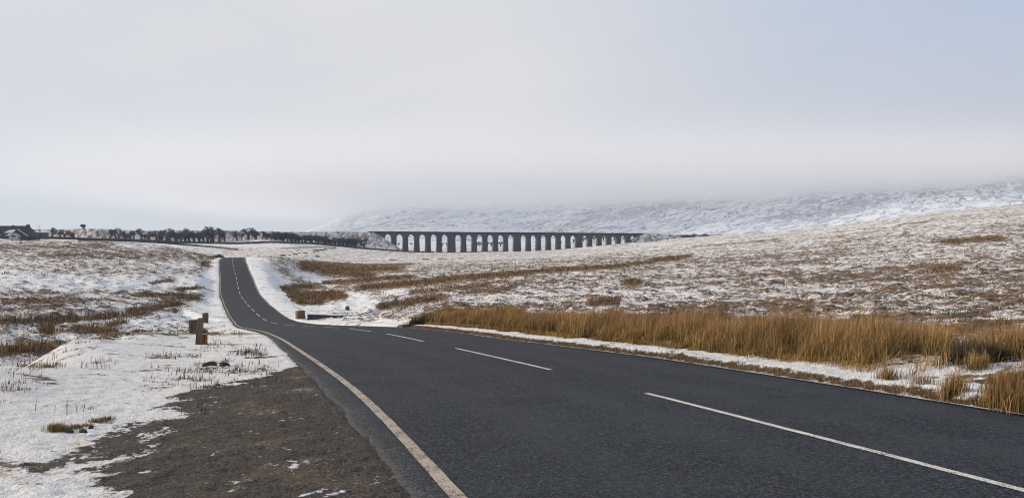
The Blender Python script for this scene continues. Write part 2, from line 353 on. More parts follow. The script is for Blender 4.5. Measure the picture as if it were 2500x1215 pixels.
wl = np.interp(rs, WL[:, 0], WL[:, 1]); wr = np.interp(rs, WR[:, 0], WR[:, 1])
nearroad = (gy > -58) & (gy < 340) & (gr < 420)
roff = np.where(nearroad, rt_ - wr, 50.0); loff = np.where(nearroad, -rt_ - wl, 50.0)
# left verge of lying snow: from the asphalt out to the break of slope
LV = np.interp(gy, [0, 8, 16, 24, 33, 37, 44, 60, 90, 200, 260], [14, 15, 13.5, 12, 9.3, 6.5, 3.5, 3.2, 3.0, 1.7, .8])
inl = (loff > 0) & (loff < LV + 1.5)
vk = (1 - sstep(-1.0, 1.2, loff - LV)) * inl
veg = veg * (1 - vk) + (.17 + .26 * sstep(.56, .8, fbm(gx / .9, gy / .9, 3, 91))) * vk
# right verge
RV = np.interp(rs, [0, 12, 30, 42, 60, 110, 210, 260], [.95, .95, .9, 1.5, 3.5, 4, 6, 3])
vr = (1 - sstep(-.15, .35, (roff - RV) / (.3 + .1 * RV))) * (roff > 0)
veg = veg * (1 - vr) + np.where(rs > 48, .20, .05) * vr
# rush litter under the tall strip
litter = sstep(.75, 1.15, roff) * (1 - sstep(3.0, 5.2, roff)) * (rs > 13.2) * (rs < 40.5)
veg = np.maximum(veg, litter * 1.0)
# bare gravel lay-by in the near left corner
BX = np.array([(870, 742), (885, 735), (900, 700), (918, 640), (938, 560), (950, 480), (975, 430), (1010, 395), (1040, 320), (1062, 290), (1090, 240), (1130, 205), (1170, 170), (1215, 135), (1300, 60), (3000, -1200)])
xb = np.interp(gpy, BX[:, 0], BX[:, 1])
wid = np.interp(gpy, [880, 950, 1100, 1215, 3000], [18, 90, 240, 320, 1200])
dirt = sstep(-.5, .5, (gpx - xb) / wid + (fbm(gx / .5, gy / .5, 4, 101) - .5) * 2.0) * (gpy > 872) * (loff > -.5) * (gr < 30)
dirt = np.where((gr < 30) & (gy <= 1) & (loff > -.5) & (loff < 5), 1.0, dirt)
# patches of snow lying on the gravel
for cx, cy, sx, sy in [(600, 1165, 42, 14), (718, 1138, 16, 16), (660, 1138, 40, 4), (370, 1070, 40, 10), (350, 1110, 60, 8), (590, 1190, 50, 6), (870, 1190, 90, 5), (380, 1085, 26, 6), (300, 1120, 50, 14), (360, 1150, 30, 6), (420, 1010, 24, 9), (750, 1205, 70, 5)]:
    q = ((gpx - cx) / sx) ** 2 + ((gpy - cy + (gpx - cx) * .25) / sy) ** 2
    dirt = np.where(infront & (gr < 12), dirt * (1 - .62 * np.exp(-q)), dirt)
trans = 1 - np.abs(dirt * 2 - 1)
veg = np.where(gr < 30, np.maximum(veg, .42 * trans * (fbm(gx / .3, gy / .3, 2, 111) + .4)), veg)
# flattened turf showing through the verge
for cx, cy, sx, sy, s in [(520, 902, 90, 10, .42), (620, 862, 45, 12, .55), (600, 905, 100, 14, .42), (380, 945, 46, 9, .6), (430, 925, 80, 8, .42), (240, 1075, 120, 18, .55), (60, 1150, 90, 30, .55), (250, 1130, 80, 40, .55), (400, 870, 60, 6, .42), (150, 1000, 90, 6, .3), (90, 893, 60, 8, .6), (470, 815, 200, 3, .5)]:
    q = ((gpx - cx) / sx) ** 2 + ((gpy - cy) / sy) ** 2
    k = np.where(infront & (gr < 60) & (loff > 0), np.exp(-q) * (.4 + 1.1 * fbm(gx / .4, gy / .4, 3, 121)), 0)
    veg = veg + (s - veg) * np.clip(k, 0, 1)
farm = sstep(1250, 1700, gr)
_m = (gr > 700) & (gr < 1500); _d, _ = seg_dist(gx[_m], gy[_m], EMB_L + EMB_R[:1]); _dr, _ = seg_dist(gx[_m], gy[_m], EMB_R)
veg[_m] = np.maximum(veg[_m], .50 * (1 - sstep(30, 42, _d)) * (.75 + .5 * fbm(gx[_m] / 12, gy[_m] / 12, 3, 151)))  # embankment: frosted grass, raised further to paint in the shade of its face
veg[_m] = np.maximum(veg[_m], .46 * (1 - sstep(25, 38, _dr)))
veg = np.clip(veg, 0, 1.1); dirt = np.clip(dirt, 0, 1)
GV = np.stack([gx, gy, gz], 1)
idx = np.arange(na * nr).reshape(nr, na)
q = np.stack([idx[:-1, :-1], idx[:-1, 1:], idx[1:, 1:], idx[1:, :-1]], -1).reshape(-1, 4)
q = np.concatenate([q, np.stack([idx[:-1, -1], idx[:-1, 0], idx[1:, 0], idx[1:, -1]], -1)])
band = np.where(nearroad & (roff > -1), 1 - sstep(36, 44, rs), 0.0)
ATT = dict(veg=veg, dirt=dirt, roff=np.clip(roff, -9, 60), far=farm, band=band, hum=hum, heath_shade=np.where((gr > 700) & (gr < 1400), 1.0, sstep(-.2, .2, -(gx + .37 * gy) / (gr + 1) * 4)))

# ------------------------------------------------------------------ materials
def new_mat(name, rough=.85):
    m = bpy.data.materials.new(name); m.use_nodes = True; t = m.node_tree
    b = t.nodes['Principled BSDF']; b.inputs['Roughness'].default_value = rough
    b.inputs['Specular IOR Level'].default_value = .25
    return m, t, b
def geo_pos(t): return t.nodes.new('ShaderNodeNewGeometry').outputs['Position']
def obj_pos(t): return t.nodes.new('ShaderNodeTexCoord').outputs['Object']
def attr_n(t, name):
    n = t.nodes.new('ShaderNodeAttribute'); n.attribute_name = name; return n.outputs['Fac']
def bump_n(t, b, h, dist, strength=1.0):
    n = t.nodes.new('ShaderNodeBump'); n.inputs['Distance'].default_value = dist; n.inputs['Strength'].default_value = strength
    t.links.new(h, n.inputs['Height']); t.links.new(n.outputs[0], b.inputs['Normal'])
def sm_n(t, x, a, b):
    n = t.nodes.new('ShaderNodeMapRange'); n.interpolation_type = 'SMOOTHSTEP'
    t.links.new(x, n.inputs[0]); n.inputs[1].default_value = a; n.inputs[2].default_value = b; return n.outputs[0]
def simple(name, c1, c2, scale=8, rough=.85, bump=0.0, detail=4, obj=True):
    m, t, b = new_mat(name, rough); p = obj_pos(t) if obj else geo_pos(t)
    n = noise_n(t, p, scale, detail, .6)
    t.links.new(ramp_n(t, n, [(.35, c1), (.65, c2)]), b.inputs['Base Color'])
    if bump: bump_n(t, b, n, bump)
    return m

def ground_material():
    m, t, b = new_mat('snowy_moor', .9); p = geo_pos(t)
    veg, dirt, roff, far, band = [attr_n(t, k) for k in ('veg', 'dirt', 'roff', 'far', 'band')]
    nA = noise_n(t, p, 1.5, 7, .70, .3)
    nB = noise_n(t, p, .33, 6, .66)
    hum = attr_n(t, 'hum')
    nC = noise_n(t, p, 6.5, 5, .72)
    nF = noise_n(t, p, 26, 3, .6)
    nG = noise_n(t, p, 70, 2, .7)
    thr = math_n(t, 'ADD', math_n(t, 'ADD', math_n(t, 'MULTIPLY_ADD', nB, .42, -.21), math_n(t, 'MULTIPLY_ADD', hum, .62, -.31)), math_n(t, 'MULTIPLY_ADD', veg, .62, -.31))
    tt = math_n(t, 'ADD', math_n(t, 'ADD', nA, thr), math_n(t, 'MULTIPLY_ADD', nC, .80, -.40))
    mask = sm_n(t, tt, .475, .525)
    vc = ramp_n(t, noise_n(t, p, 2.6, 5, .7), [(.36, (.034, .026, .022)), (.46, (.095, .066, .048)), (.54, (.23, .158, .105)), (.68, (.38, .27, .18))])
    vc2 = ramp_n(t, noise_n(t, p, 6.0, 4, .6), [(.35, (.11, .070, .038)), (.65, (.29, .18, .095))])
    vc = mix_n(t, sm_n(t, veg, .6, .95), vc, vc2)
    vc = mix_n(t, math_n(t, 'MULTIPLY', attr_n(t, 'heath_shade'), .55), vc, mix_n(t, .6, vc, (.085, .080, .078)))  # greyer heather on the left and embankment, with shade painted into the tone
    olive = sm_n(t, noise_n(t, map_n(t, p, (1, 1, 1), (0, 0, 0), (31, 7, 0)), .5, 4, .6), .55, .66)
    vc = mix_n(t, math_n(t, 'MULTIPLY', olive, .6), vc, (.115, .10, .045))
    sn = ramp_n(t, nF, [(.3, (.66, .67, .70)), (.55, (.85, .86, .875))])
    fleck = sm_n(t, math_n(t, 'ADD', nG, math_n(t, 'MULTIPLY', nA, .35)), .77, .84)
    sn = mix_n(t, math_n(t, 'MULTIPLY', fleck, .7), sn, (.30, .25, .19))
    straw = math_n(t, 'MULTIPLY', sm_n(t, math_n(t, 'ADD', noise_n(t, p, 3.6, 6, .8), math_n(t, 'MULTIPLY', nC, .5)), .74, .82), sm_n(t, veg, .25, .45))
    sn = mix_n(t, math_n(t, 'MULTIPLY', straw, .75), sn, (.40, .295, .20))
    base = mix_n(t, mask, sn, vc)
    # far fells: lying snow with dark gullies, walls and heather breaking through
    pr = map_n(t, p, (1, 1, 1), (0, 0, R(28)))
    f1 = noise_n(t, map_n(t, pr, (1 / 75, 1 / 520, 1 / 90)), 1.0, 6, .60, .6)
    f4 = noise_n(t, map_n(t, map_n(t, p, (1, 1, 1), (0, 0, R(62))), (1 / 60, 1 / 480, 1 / 90)), 1.0, 4, .55, .4)
    ridge = math_n(t, 'ABSOLUTE', math_n(t, 'SUBTRACT', f1, .5))
    line = math_n(t, 'MAXIMUM', math_n(t, 'SUBTRACT', 1.0, sm_n(t, ridge, .0, .016)), math_n(t, 'SUBTRACT', 1.0, sm_n(t, math_n(t, 'ABSOLUTE', math_n(t, 'SUBTRACT', f4, .5)), .0, .009)))
    f2 = noise_n(t, map_n(t, pr, (1 / 22, 1 / 130, 1 / 60)), 1.0, 6, .70)
    f3 = noise_n(t, map_n(t, pr, (1 / 260, 1 / 900, 1 / 300)), 1.0, 3, .5)
    sx_ = t.nodes.new('ShaderNodeSeparateXYZ'); t.links.new(p, sx_.inputs[0])
    east = math_n(t, 'MULTIPLY_ADD', sx_.outputs[0], .00005, -.02)
    patch = sm_n(t, math_n(t, 'ADD', math_n(t, 'ADD', f2, east), math_n(t, 'MULTIPLY_ADD', f3, .5, -.25)), .52, .60)
    fm = math_n(t, 'MAXIMUM', math_n(t, 'MULTIPLY', line, .95), math_n(t, 'MULTIPLY', patch, .42))
    fc = mix_n(t, fm, (.70, .73, .79), (.10, .12, .165))
    base = mix_n(t, far, base, fc)
    # gravel
    g1 = noise_n(t, p, 38, 4, .75); g2 = noise_n(t, p, 1.1, 5, .6); g3 = noise_n(t, p, 9, 4, .7)
    gc = ramp_n(t, g1, [(.40, (.012, .011, .011)), (.49, (.048, .042, .037)), (.56, (.080, .069, .057)), (.66, (.16, .14, .12))])
    gc = mix_n(t, sm_n(t, g2, .50, .68), gc, mix_n(t, .40, gc, (.17, .11, .065)))
    gsn = sm_n(t, math_n(t, 'ADD', g3, math_n(t, 'MULTIPLY', g2, .6)), .96, 1.04)
    gc = mix_n(t, math_n(t, 'MULTIPLY', gsn, .5), gc, (.62, .62, .62))
    gd = sm_n(t, math_n(t, 'ADD', dirt, math_n(t, 'MULTIPLY_ADD', math_n(t, 'ADD', g3, nA), 2.2, -2.2)), .44, .56)
    base = mix_n(t, gd, base, gc)
    # turf edge standing along the right of the road
    wob = math_n(t, 'ADD', roff, math_n(t, 'MULTIPLY_ADD', noise_n(t, p, 3.2, 5, .65), .42, -.21))
    turf = math_n(t, 'MULTIPLY', sm_n(t, wob, .03, .07), math_n(t, 'SUBTRACT', 1.0, sm_n(t, wob, .17, .24)))
    frost = math_n(t, 'MULTIPLY', sm_n(t, roff, -.2, .0), math_n(t, 'SUBTRACT', 1.0, sm_n(t, wob, .03, .08)))
    base = mix_n(t, math_n(t, 'MULTIPLY', turf, band), base, ramp_n(t, nF, [(.35, (.035, .024, .014)), (.65, (.15, .095, .045))]))
    base = mix_n(t, math_n(t, 'MULTIPLY', frost, band), base, ramp_n(t, nG, [(.4, (.12, .11, .10)), (.55, (.62, .61, .6))]))
    t.links.new(base, b.inputs['Base Color'])
    hb = math_n(t, 'ADD', math_n(t, 'MULTIPLY', math_n(t, 'MULTIPLY_ADD', nC, .7, nA), math_n(t, 'MULTIPLY_ADD', gd, -.65, 1.0)), math_n(t, 'ADD', math_n(t, 'MULTIPLY', nF, .34), math_n(t, 'MULTIPLY', g1, math_n(t, 'MULTIPLY', gd, .25))))
    n = t.nodes.new('ShaderNodeBump'); n.inputs['Distance'].default_value = .14; n.inputs['Strength'].default_value = 1.0
    t.links.new(hb, n.inputs['Height']); n2 = t.nodes.new('ShaderNodeBump'); n2.inputs['Distance'].default_value = 3.5
    t.links.new(math_n(t, 'MULTIPLY', math_n(t, 'SUBTRACT', f2, math_n(t, 'MULTIPLY', fm, .3)), far), n2.inputs['Height'])
    t.links.new(n.outputs[0], n2.inputs['Normal']); t.links.new(n2.outputs[0], b.inputs['Normal'])
    return m
M_ground = ground_material()

def road_material():
    m, t, b = new_mat('asphalt', .9); p = geo_pos(t)
    a = math_n(t, 'ADD', math_n(t, 'MULTIPLY', noise_n(t, p, 62, 2, .8), .6), math_n(t, 'MULTIPLY', noise_n(t, p, 21, 3, .8), .4)); c = noise_n(t, p, .7, 5, .6); v = noise_n(t, p, 14, 4, .7)
    lat = attr_n(t, 'lat')
    col_ = ramp_n(t, a, [(.40, (.006, .007, .010)), (.49, (.021, .025, .032)), (.56, (.046, .053, .065)), (.64, (.13, .14, .16))])
    col_ = mix_n(t, sm_n(t, c, .42, .62), col_, mix_n(t, .25, col_, (.052, .059, .070)))
    # paler wheel paths, polished by traffic
    w = math_n(t, 'ABSOLUTE', math_n(t, 'SUBTRACT', math_n(t, 'ABSOLUTE', math_n(t, 'SUBTRACT', math_n(t, 'ABSOLUTE', lat), 1.7)), .75))
    wp = math_n(t, 'MULTIPLY', math_n(t, 'SUBTRACT', 1.0, sm_n(t, w, .05, .5)), .25)
    col_ = mix_n(t, wp, col_, (.048, .054, .063))
    edge = math_n(t, 'MULTIPLY', math_n(t, 'SUBTRACT', 1.0, sm_n(t, attr_n(t, 'edge'), .03, .10)), sm_n(t, v, .40, .55))
    col_ = mix_n(t, math_n(t, 'MULTIPLY', edge, .7), col_, (.075, .074, .073))
    t.links.new(col_, b.inputs['Base Color'])
    b.inputs['Specular IOR Level'].default_value = .12
    bump_n(t, b, math_n(t, 'ADD', a, math_n(t, 'MULTIPLY', v, .5)), .012, .9)
    return m
M_road = road_material()
def paint_material(name, c, wear=.5):
    m, t, b = new_mat(name, .75); p = geo_pos(t)
    a = noise_n(t, p, 48, 3, .8); v = noise_n(t, p, 3.2, 5, .7)
    k = sm_n(t, math_n(t, 'ADD', a, math_n(t, 'MULTIPLY', v, .5)), wear + .14, wear + .24)
    t.links.new(mix_n(t, k, (.07, .07, .072), c), b.inputs['Base Color'])
    bump_n(t, b, a, .01, .8); return m
M_line = paint_material('worn_edge_paint', (.42, .355, .29), .52)
M_dash = paint_material('worn_centre_paint', (.60, .58, .54), .48)

# ------------------------------------------------------------------ ground sheets
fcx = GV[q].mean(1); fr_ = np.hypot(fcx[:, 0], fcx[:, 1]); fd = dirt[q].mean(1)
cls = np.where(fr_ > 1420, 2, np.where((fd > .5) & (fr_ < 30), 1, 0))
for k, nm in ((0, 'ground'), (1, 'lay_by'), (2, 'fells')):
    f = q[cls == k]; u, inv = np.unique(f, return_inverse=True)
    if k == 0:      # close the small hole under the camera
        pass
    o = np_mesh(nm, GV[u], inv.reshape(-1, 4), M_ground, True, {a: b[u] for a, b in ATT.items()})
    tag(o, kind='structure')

# ------------------------------------------------------------------ road
S = np.concatenate([np.arange(-55, 0, 1.0), np.arange(0, 60, .2), np.arange(60, 350, .8)])
nx_ = 25; rv = []; lat = []; edg = []
jl = (fbm(S * 2.4, S * 0, 4, 131) - .5) * .20 * (1 - sstep(40, 60, S)); jr = (fbm(S * 3.1, S * 0 + 9, 3, 137) - .5) * .10
for i, s in enumerate(S):
    l = np.interp(s, WL[:, 0], WL[:, 1]) + jl[i]; r = np.interp(s, WR[:, 0], WR[:, 1]) + jr[i]
    t = np.concatenate([[-l - .02], np.linspace(-l, r, nx_ - 2), [r + .02]])
    x, y, z = road_pt(np.full(nx_, s), t)
    z[0] -= .25 + .02 * max(0, s / 10); z[-1] -= .25 + .02 * max(0, s / 10); z[1] -= .012; z[-2] -= .008
    rv.append(np.stack([x, y, z], 1)); lat.append(t)
    e = t + l; edg.append(e)
rv = np.concatenate(rv); ii = np.arange(len(S) * nx_).reshape(len(S), nx_)
rq = np.stack([ii[:-1, :-1], ii[:-1, 1:], ii[1:, 1:], ii[1:, :-1]], -1).reshape(-1, 4)
tag(np_mesh('road', rv, rq, M_road, True, dict(lat=np.concatenate(lat), edge=np.concatenate(edg))), kind='structure')
def ribbon(name, parts, mat, lift=.004):
    V = []; Fq = []
    for s0, s1, tf, w in parts:
        ss = np.arange(s0, s1 + 1e-6, max(.15, (s1 - s0) / max(2, round((s1 - s0) / .25))))
        if ss[-1] < s1 - .02: ss = np.append(ss, s1)
        for i, s in enumerate(ss):
            tc_ = tf(s); wob = (vnoise(np.array([s * 5.]), np.array([1.]), 3)[0] - .5) * .012
            for k in (-.5, 0, .5):
                x, y, z = road_pt(s, tc_ + w * k + wob); V.append((x, y, z + lift + .0005 * max(0, s) * .35))
            if i:
                n = len(V)
                for k in (0, 1): Fq.append((n - 6 + k, n - 5 + k, n - 2 + k, n - 3 + k))
    return tag(np_mesh(name, np.array(V), np.array(Fq), mat, False), kind='structure')
el = lambda s: -np.interp(s, EL[:, 0], EL[:, 1])
ribbon('edge_line', [(-40, 62, el, .125), (62, 300, el, .11)], M_line)
ribbon('right_edge_line', [(-40, 70, lambda s: np.interp(s, WR[:, 0], WR[:, 1]) - .10, .075), (70, 300, lambda s: np.interp(s, WR[:, 0], WR[:, 1]) - .12, .09)], paint_material('thin_worn_paint', (.55, .54, .52), .56))
dashes = [(5.4 + .25, 11.5), (15.2, 21.4), (24.8, 30.2), (33.3, 38.7), (42, 47.3), (50.6, 56), (-4.2, 2.0), (-13.5, -7.5), (-23, -17)]
y_ = 59.0
while y_ < 236: dashes.append((y_, y_ + 5.4)); y_ += 8.6
ribbon('centre_line', [(a, b, lambda s: 0.0, .09) for a, b in dashes], M_dash)

# ------------------------------------------------------------------ viaduct
def stone_mat(name, dark, light, bs=(1.6, .7)):
    m, t, b = new_mat(name, .9); p = obj_pos(t)
    sepn = t.nodes.new('ShaderNodeSeparateXYZ'); t.links.new(p, sepn.inputs[0])
    cb = t.nodes.new('ShaderNodeCombineXYZ'); t.links.new(math_n(t, 'ADD', sepn.outputs[0], sepn.outputs[1]), cb.inputs[0]); t.links.new(sepn.outputs[2], cb.inputs[1])
    br = t.nodes.new('ShaderNodeTexBrick'); t.links.new(cb.outputs[0], br.inputs[0]); br.inputs['Scale'].default_value = 1
    br.inputs['Brick Width'].default_value = bs[0]; br.inputs['Row Height'].default_value = bs[1]; br.inputs['Mortar Size'].default_value = .02 * bs[1]
    br.inputs[1].default_value = (*dark, 1); br.inputs[2].default_value = (*light, 1); br.inputs[3].default_value = (*[c * .6 for c in dark], 1)
    n = noise_n(t, map_n(t, p, (1, 1, .3)), .35, 5, .65)
    t.links.new(mix_n(t, sm_n(t, n, .4, .7), br.outputs[0], mix_n(t, .5, br.outputs[0], (dark[0] * .55, dark[1] * .6, dark[2] * .65))), b.inputs['Base Color'])
    return m
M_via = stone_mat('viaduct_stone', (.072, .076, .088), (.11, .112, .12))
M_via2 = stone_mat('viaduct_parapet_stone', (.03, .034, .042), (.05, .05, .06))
ax = (VB - VA)[:2]; LEN = float(np.hypot(*ax)); ax = ax / LEN; ang = math.atan2(ax[1], ax[0])
cpx = [945.9, 974.2, 1002.4, 1029.9, 1057.3, 1084.3, 1117.3, 1143.7, 1169.4, 1195.5, 1221, 1245.6, 1276.5, 1301, 1325.6, 1349.8, 1373.8, 1397.6, 1426.7, 1450.4, 1473.6, 1497.1, 1520.3, 1543.7]
def ray_u(px):
    k = (px - CX) / F      # x = k*y ; VA + u*ax
    return (k * VA[1] - VA[0]) / (ax[0] - k * ax[1])
cu_ = [ray_u(p + 1.2 * (1 - i / 23)) for i, p in enumerate(cpx)]
VZ = lambda u: VA[2] + (VB[2] - VA[2]) * u / LEN      # parapet top
via = empty('viaduct', tuple(VA[:2]) + (0,), ang)
tag(via, 'long dark stone railway viaduct of twenty-four arches crossing the snowy valley floor below the fell', 'viaduct')
TH = 3.6                                              # half thickness
OP = 4.75                                             # half opening
CR = 4.0; RISE = 6.4                                  # crown below parapet top; rise of arch
wallb = MB()
zs = []                                               # (u, underside) along the wall
edges_u = [-1.0]
for i, c in enumerate(cu_): edges_u += [c - OP, c + OP]
edges_u.append(LEN + 1)
for i in range(0, len(edges_u), 2):                   # solid haunches over the piers
    a, b = edges_u[i], edges_u[i + 1]
    za = VZ(a) - CR - RISE; ta, tb = VZ(a) - 1.3, VZ(b) - 1.3
    wallb.add([(a, -TH, za), (b, -TH, za), (b, -TH, tb), (a, -TH, ta), (a, TH, za), (b, TH, za), (b, TH, tb), (a, TH, ta)],
              [(0, 1, 2, 3), (7, 6, 5, 4), (0, 4, 5, 1), (3, 2, 6, 7), (0, 3, 7, 4), (1, 5, 6, 2)])
NA = 14
for c in cu_:
    us = [c - OP * math.cos(math.pi * k / NA) for k in range(NA + 1)]
    zsn = [VZ(c - OP) - CR - RISE + RISE * math.sin(math.pi * k / NA) ** .92 for k in range(NA + 1)]
    for k in range(NA):
        a, b, z0, z1 = us[k], us[k + 1], zsn[k], zsn[k + 1]; ta, tb = VZ(a) - 1.3, VZ(b) - 1.3
        wallb.add([(a, -TH, z0), (b, -TH, z1), (b, -TH, tb), (a, -TH, ta), (a, TH, z0), (b, TH, z1), (b, TH, tb), (a, TH, ta)],
                  [(0, 1, 2, 3), (7, 6, 5, 4), (0, 4, 5, 1), (3, 2, 6, 7)])
wallb.build('arch_wall', M_via, via)
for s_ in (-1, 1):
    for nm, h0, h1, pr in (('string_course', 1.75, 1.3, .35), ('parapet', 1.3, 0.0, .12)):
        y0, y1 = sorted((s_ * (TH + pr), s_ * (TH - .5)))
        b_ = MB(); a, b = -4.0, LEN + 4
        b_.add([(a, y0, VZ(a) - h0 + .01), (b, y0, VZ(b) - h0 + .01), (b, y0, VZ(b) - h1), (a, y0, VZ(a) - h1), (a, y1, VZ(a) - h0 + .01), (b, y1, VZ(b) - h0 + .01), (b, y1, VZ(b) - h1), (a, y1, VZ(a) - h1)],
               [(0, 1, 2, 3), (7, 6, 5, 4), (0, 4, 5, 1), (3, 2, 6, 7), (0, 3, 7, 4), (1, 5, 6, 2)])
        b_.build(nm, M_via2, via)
MB().add([(-4, -TH + .6, VZ(-4) - 1.25), (LEN + 4, -TH + .6, VZ(LEN + 4) - 1.25), (LEN + 4, TH - .6, VZ(LEN + 4) - 1.25), (-4, TH - .6, VZ(-4) - 1.25)], [(0, 1, 2, 3)]).build('track_bed', simple('ballast', (.1, .1, .1), (.5, .5, .52), .5), via)
def via_world(u, v=0): return VA[0] + ax[0] * u - ax[1] * v, VA[1] + ax[1] * u + ax[0] * v
for i in range(25):
    a = edges_u[2 * i]; b = edges_u[2 * i + 1]; zt = VZ(a) - CR - RISE
    gzz = min(ground_z(*via_world((a + b) / 2, v)) for v in (-8, 0, 8)) - 3
    end = i in (0, 24); zb = min(gzz, zt - 2); bt = (zt - zb) / 36
    hw = (b - a) / 2; uc = (a + b) / 2; p_ = MB()
    bl = bt if not (end and i == 0) else 0; br_ = bt if not (end and i == 24) else 0
    y0 = TH + .02; y1 = TH + .02 + bt * 1.3
    p_.add([(a - bl, -y1, zb), (b + br_, -y1, zb), (b + br_, y1, zb), (a - bl, y1, zb), (a + .03, -y0, zt), (b - .03, -y0, zt), (b - .03, y0, zt), (a + .03, y0, zt)],
           [(0, 3, 2, 1), (4, 5, 6, 7), (0, 1, 5, 4), (1, 2, 6, 5), (2, 3, 7, 6), (3, 0, 4, 7)])
    o = p_.build('abutment' if end else 'pier', M_via, via)
    if i in (6, 12, 18): o['label'] = 'thicker pier standing between groups of six arches'
    if not end:
        k_ = MB(); k_.box(a - .42, b + .42, -y0 - .35, y0 + .35, zt - .55, zt - .02)
        k_.build('springing_course', M_via, o)

# ------------------------------------------------------------------ bare trees
M_bark = simple('winter_bark', (.05, .045, .045), (.10, .09, .085), 3)
M_twig = simple('winter_twigs', (.085, .09, .108), (.13, .135, .16), .8)
def make_tree(seed, h, wf=.8, dens=1.0, trunk_f=.28):
    rn = random.Random(seed); tr = MB(); cr = MB(); twV = []
    def rec(p, d, L, r, lev):
        q_ = p + d * L; tr.tube(p, q_, r, r * .68, 5 if lev < 2 else 3)
        if lev >= 2:
            for k in range(int((14 if lev >= 4 else 6) * dens)):
                dd = (d + Vector((rn.uniform(-1, 1), rn.uniform(-1, 1), rn.uniform(-.8, .8))) * 1.1).normalized()
                a = p + d * L * rn.uniform(.1, 1); e = a + dd * L * rn.uniform(.7, 1.5); w = .013 * h / 10
                side = dd.cross(Vector((rn.uniform(-1, 1), rn.uniform(-1, 1), rn.uniform(-1, 1)))).normalized() * w
                cr.add([a - side, a + side, e], [(0, 1, 2)])
                m_ = a.lerp(e, .5); e2 = m_ + (dd + Vector((rn.uniform(-1, 1), rn.uniform(-1, 1), rn.uniform(-.4, 1)))).normalized() * L * .6
                cr.add([m_ - side, m_ + side, e2], [(0, 1, 2)])
        if lev >= 4: return
        n = 3
        for k in range(n + (1 if lev == 0 else 0)):
            a = rn.uniform(0, 6.28); sp = rn.uniform(.35, .85) * wf if lev else rn.uniform(.4, .8) * wf
            o_ = d.orthogonal().normalized(); o_ = Matrix.Rotation(a, 3, d) @ o_
            nd = (d + o_ * sp * 1.15 + Vector((0, 0, .04))).normalized()
            rec(p + d * L * rn.uniform(.6, 1.0), nd, L * rn.uniform(.62, .86) * (.95 if lev else .85), r * .6, lev + 1)
    rec(Vector((0, 0, -.3)), Vector((rn.uniform(-.06, .06), rn.uniform(-.06, .06), 1)).normalized(), h * trunk_f, h * .028, 0)
    zz_ = max(v[2] for v in cr.v); k = h / zz_
    tr.v = [(v[0] * k, v[1] * k, v[2] * k if v[2] > 0 else v[2]) for v in tr.v]; cr.v = [(v[0] * k, v[1] * k, v[2] * k) for v in cr.v]
    # winter crowns grow into a rounded dome: draw stray branch ends back inside it
    rx, rz, zc = h * .40 * (.85 + .3 * wf / 1.2), h * .44, h * .56
    def dome(v):
        if v[2] < h * .12: return v
        d = math.sqrt((v[0] / rx) ** 2 + (v[1] / rx) ** 2 + ((v[2] - zc) / rz) ** 2)
        if d <= .8: return v
        k = (.8 + .2 * (1 - math.exp(-(d - .8) * 3))) / d
        return (v[0] * k, v[1] * k, zc + (v[2] - zc) * k)
    tr.v = [dome(v) for v in tr.v]; cr.v = [dome(v) for v in cr.v]
    return tr, cr
protos = []
for sd_, h, wf, dn, tf in ((1, 10, 1.1, .8, .17), (2, 10, 1.25, 1.0, .13), (3, 10, 1.0, .7, .18), (4, 10, 1.4, 1.0, .09), (5, 10, 1.15, 1.1, .13)):
    a, b = make_tree(sd_, h, wf, dn, tf)
    def mk(n, m_, mat):
        me = bpy.data.meshes.new(n); me.from_pydata(m_.v, [], m_.f); me.materials.append(mat); return me
    protos.append((mk('trunk', a, M_bark), mk('crown', b, M_twig)))
def plant(name, x, y, h, var, label, cat, group=None, sx=1.0, rz=0.0, z=None):
    z = ground_z(x, y) - .1 if z is None else z
    t = empty(name, (x, y, z), rz); s = h / 10.0; t.scale = (s * sx, s * sx, s)
    tag(t, label, cat, group)
    for nm, me in zip(('trunk', 'crown'), protos[var]):
        c = bpy.data.objects.new(nm, me); COL.objects.link(c); c.parent = t
    return t
# px, foot row, height in px, depth, variant, width factor
row = [(269,589,36,868,0,1.0),(283,583,27,872,2,.8),(291,590,33,860,1,.8),(305,587,22,868,3,.9),(317,592,29,866,0,1.0),(327,592,30,864,2,.8),(345,592,30,866,0,.9),(360,592,27,868,1,.9),(367,593,25,862,2,.7),(383,591,34,872,4,1.1),(389,594,24,876,3,.9),
       (408,592,34,872,4,1.0),(416,595,30,860,1,.9),(430,594,32,870,4,1.1),(441,596,31,866,0,1.0),(452,594,40,876,4,1.1),(462,594,38,880,1,1.0),(474,596,31,868,4,1.1),(486,596,36,880,4,1.0),(497,597,34,870,1,1.0),(507,594,40,884,4,1.2),(518,593,39,886,4,1.1),(535,594,33,880,0,1.0),(549,592,29,886,2,.9),
       (578,593,28,888,0,1.1),(590,593,24,896,2,.8),(606,591,29,900,4,1.1),(624,590,22,906,3,.9),(640,590,26,910,2,.8),(652,590,21,914,3,1.0)]
GT = 'bare winter trees along the foot of the railway embankment'
ORD = ['first', 'second', 'third', 'fourth', 'fifth', 'sixth', 'seventh', 'eighth', 'ninth', 'tenth', 'eleventh', 'twelfth', 'thirteenth', 'fourteenth', 'fifteenth', 'sixteenth', 'seventeenth', 'eighteenth', 'nineteenth', 'twentieth'] + ['twenty-' + k for k in ('first', 'second', 'third', 'fourth', 'fifth', 'sixth', 'seventh', 'eighth', 'ninth')] + ['last']
adj = ['broad dense', 'spreading many-stemmed', 'slender open', 'low bushy', 'thick round-headed']
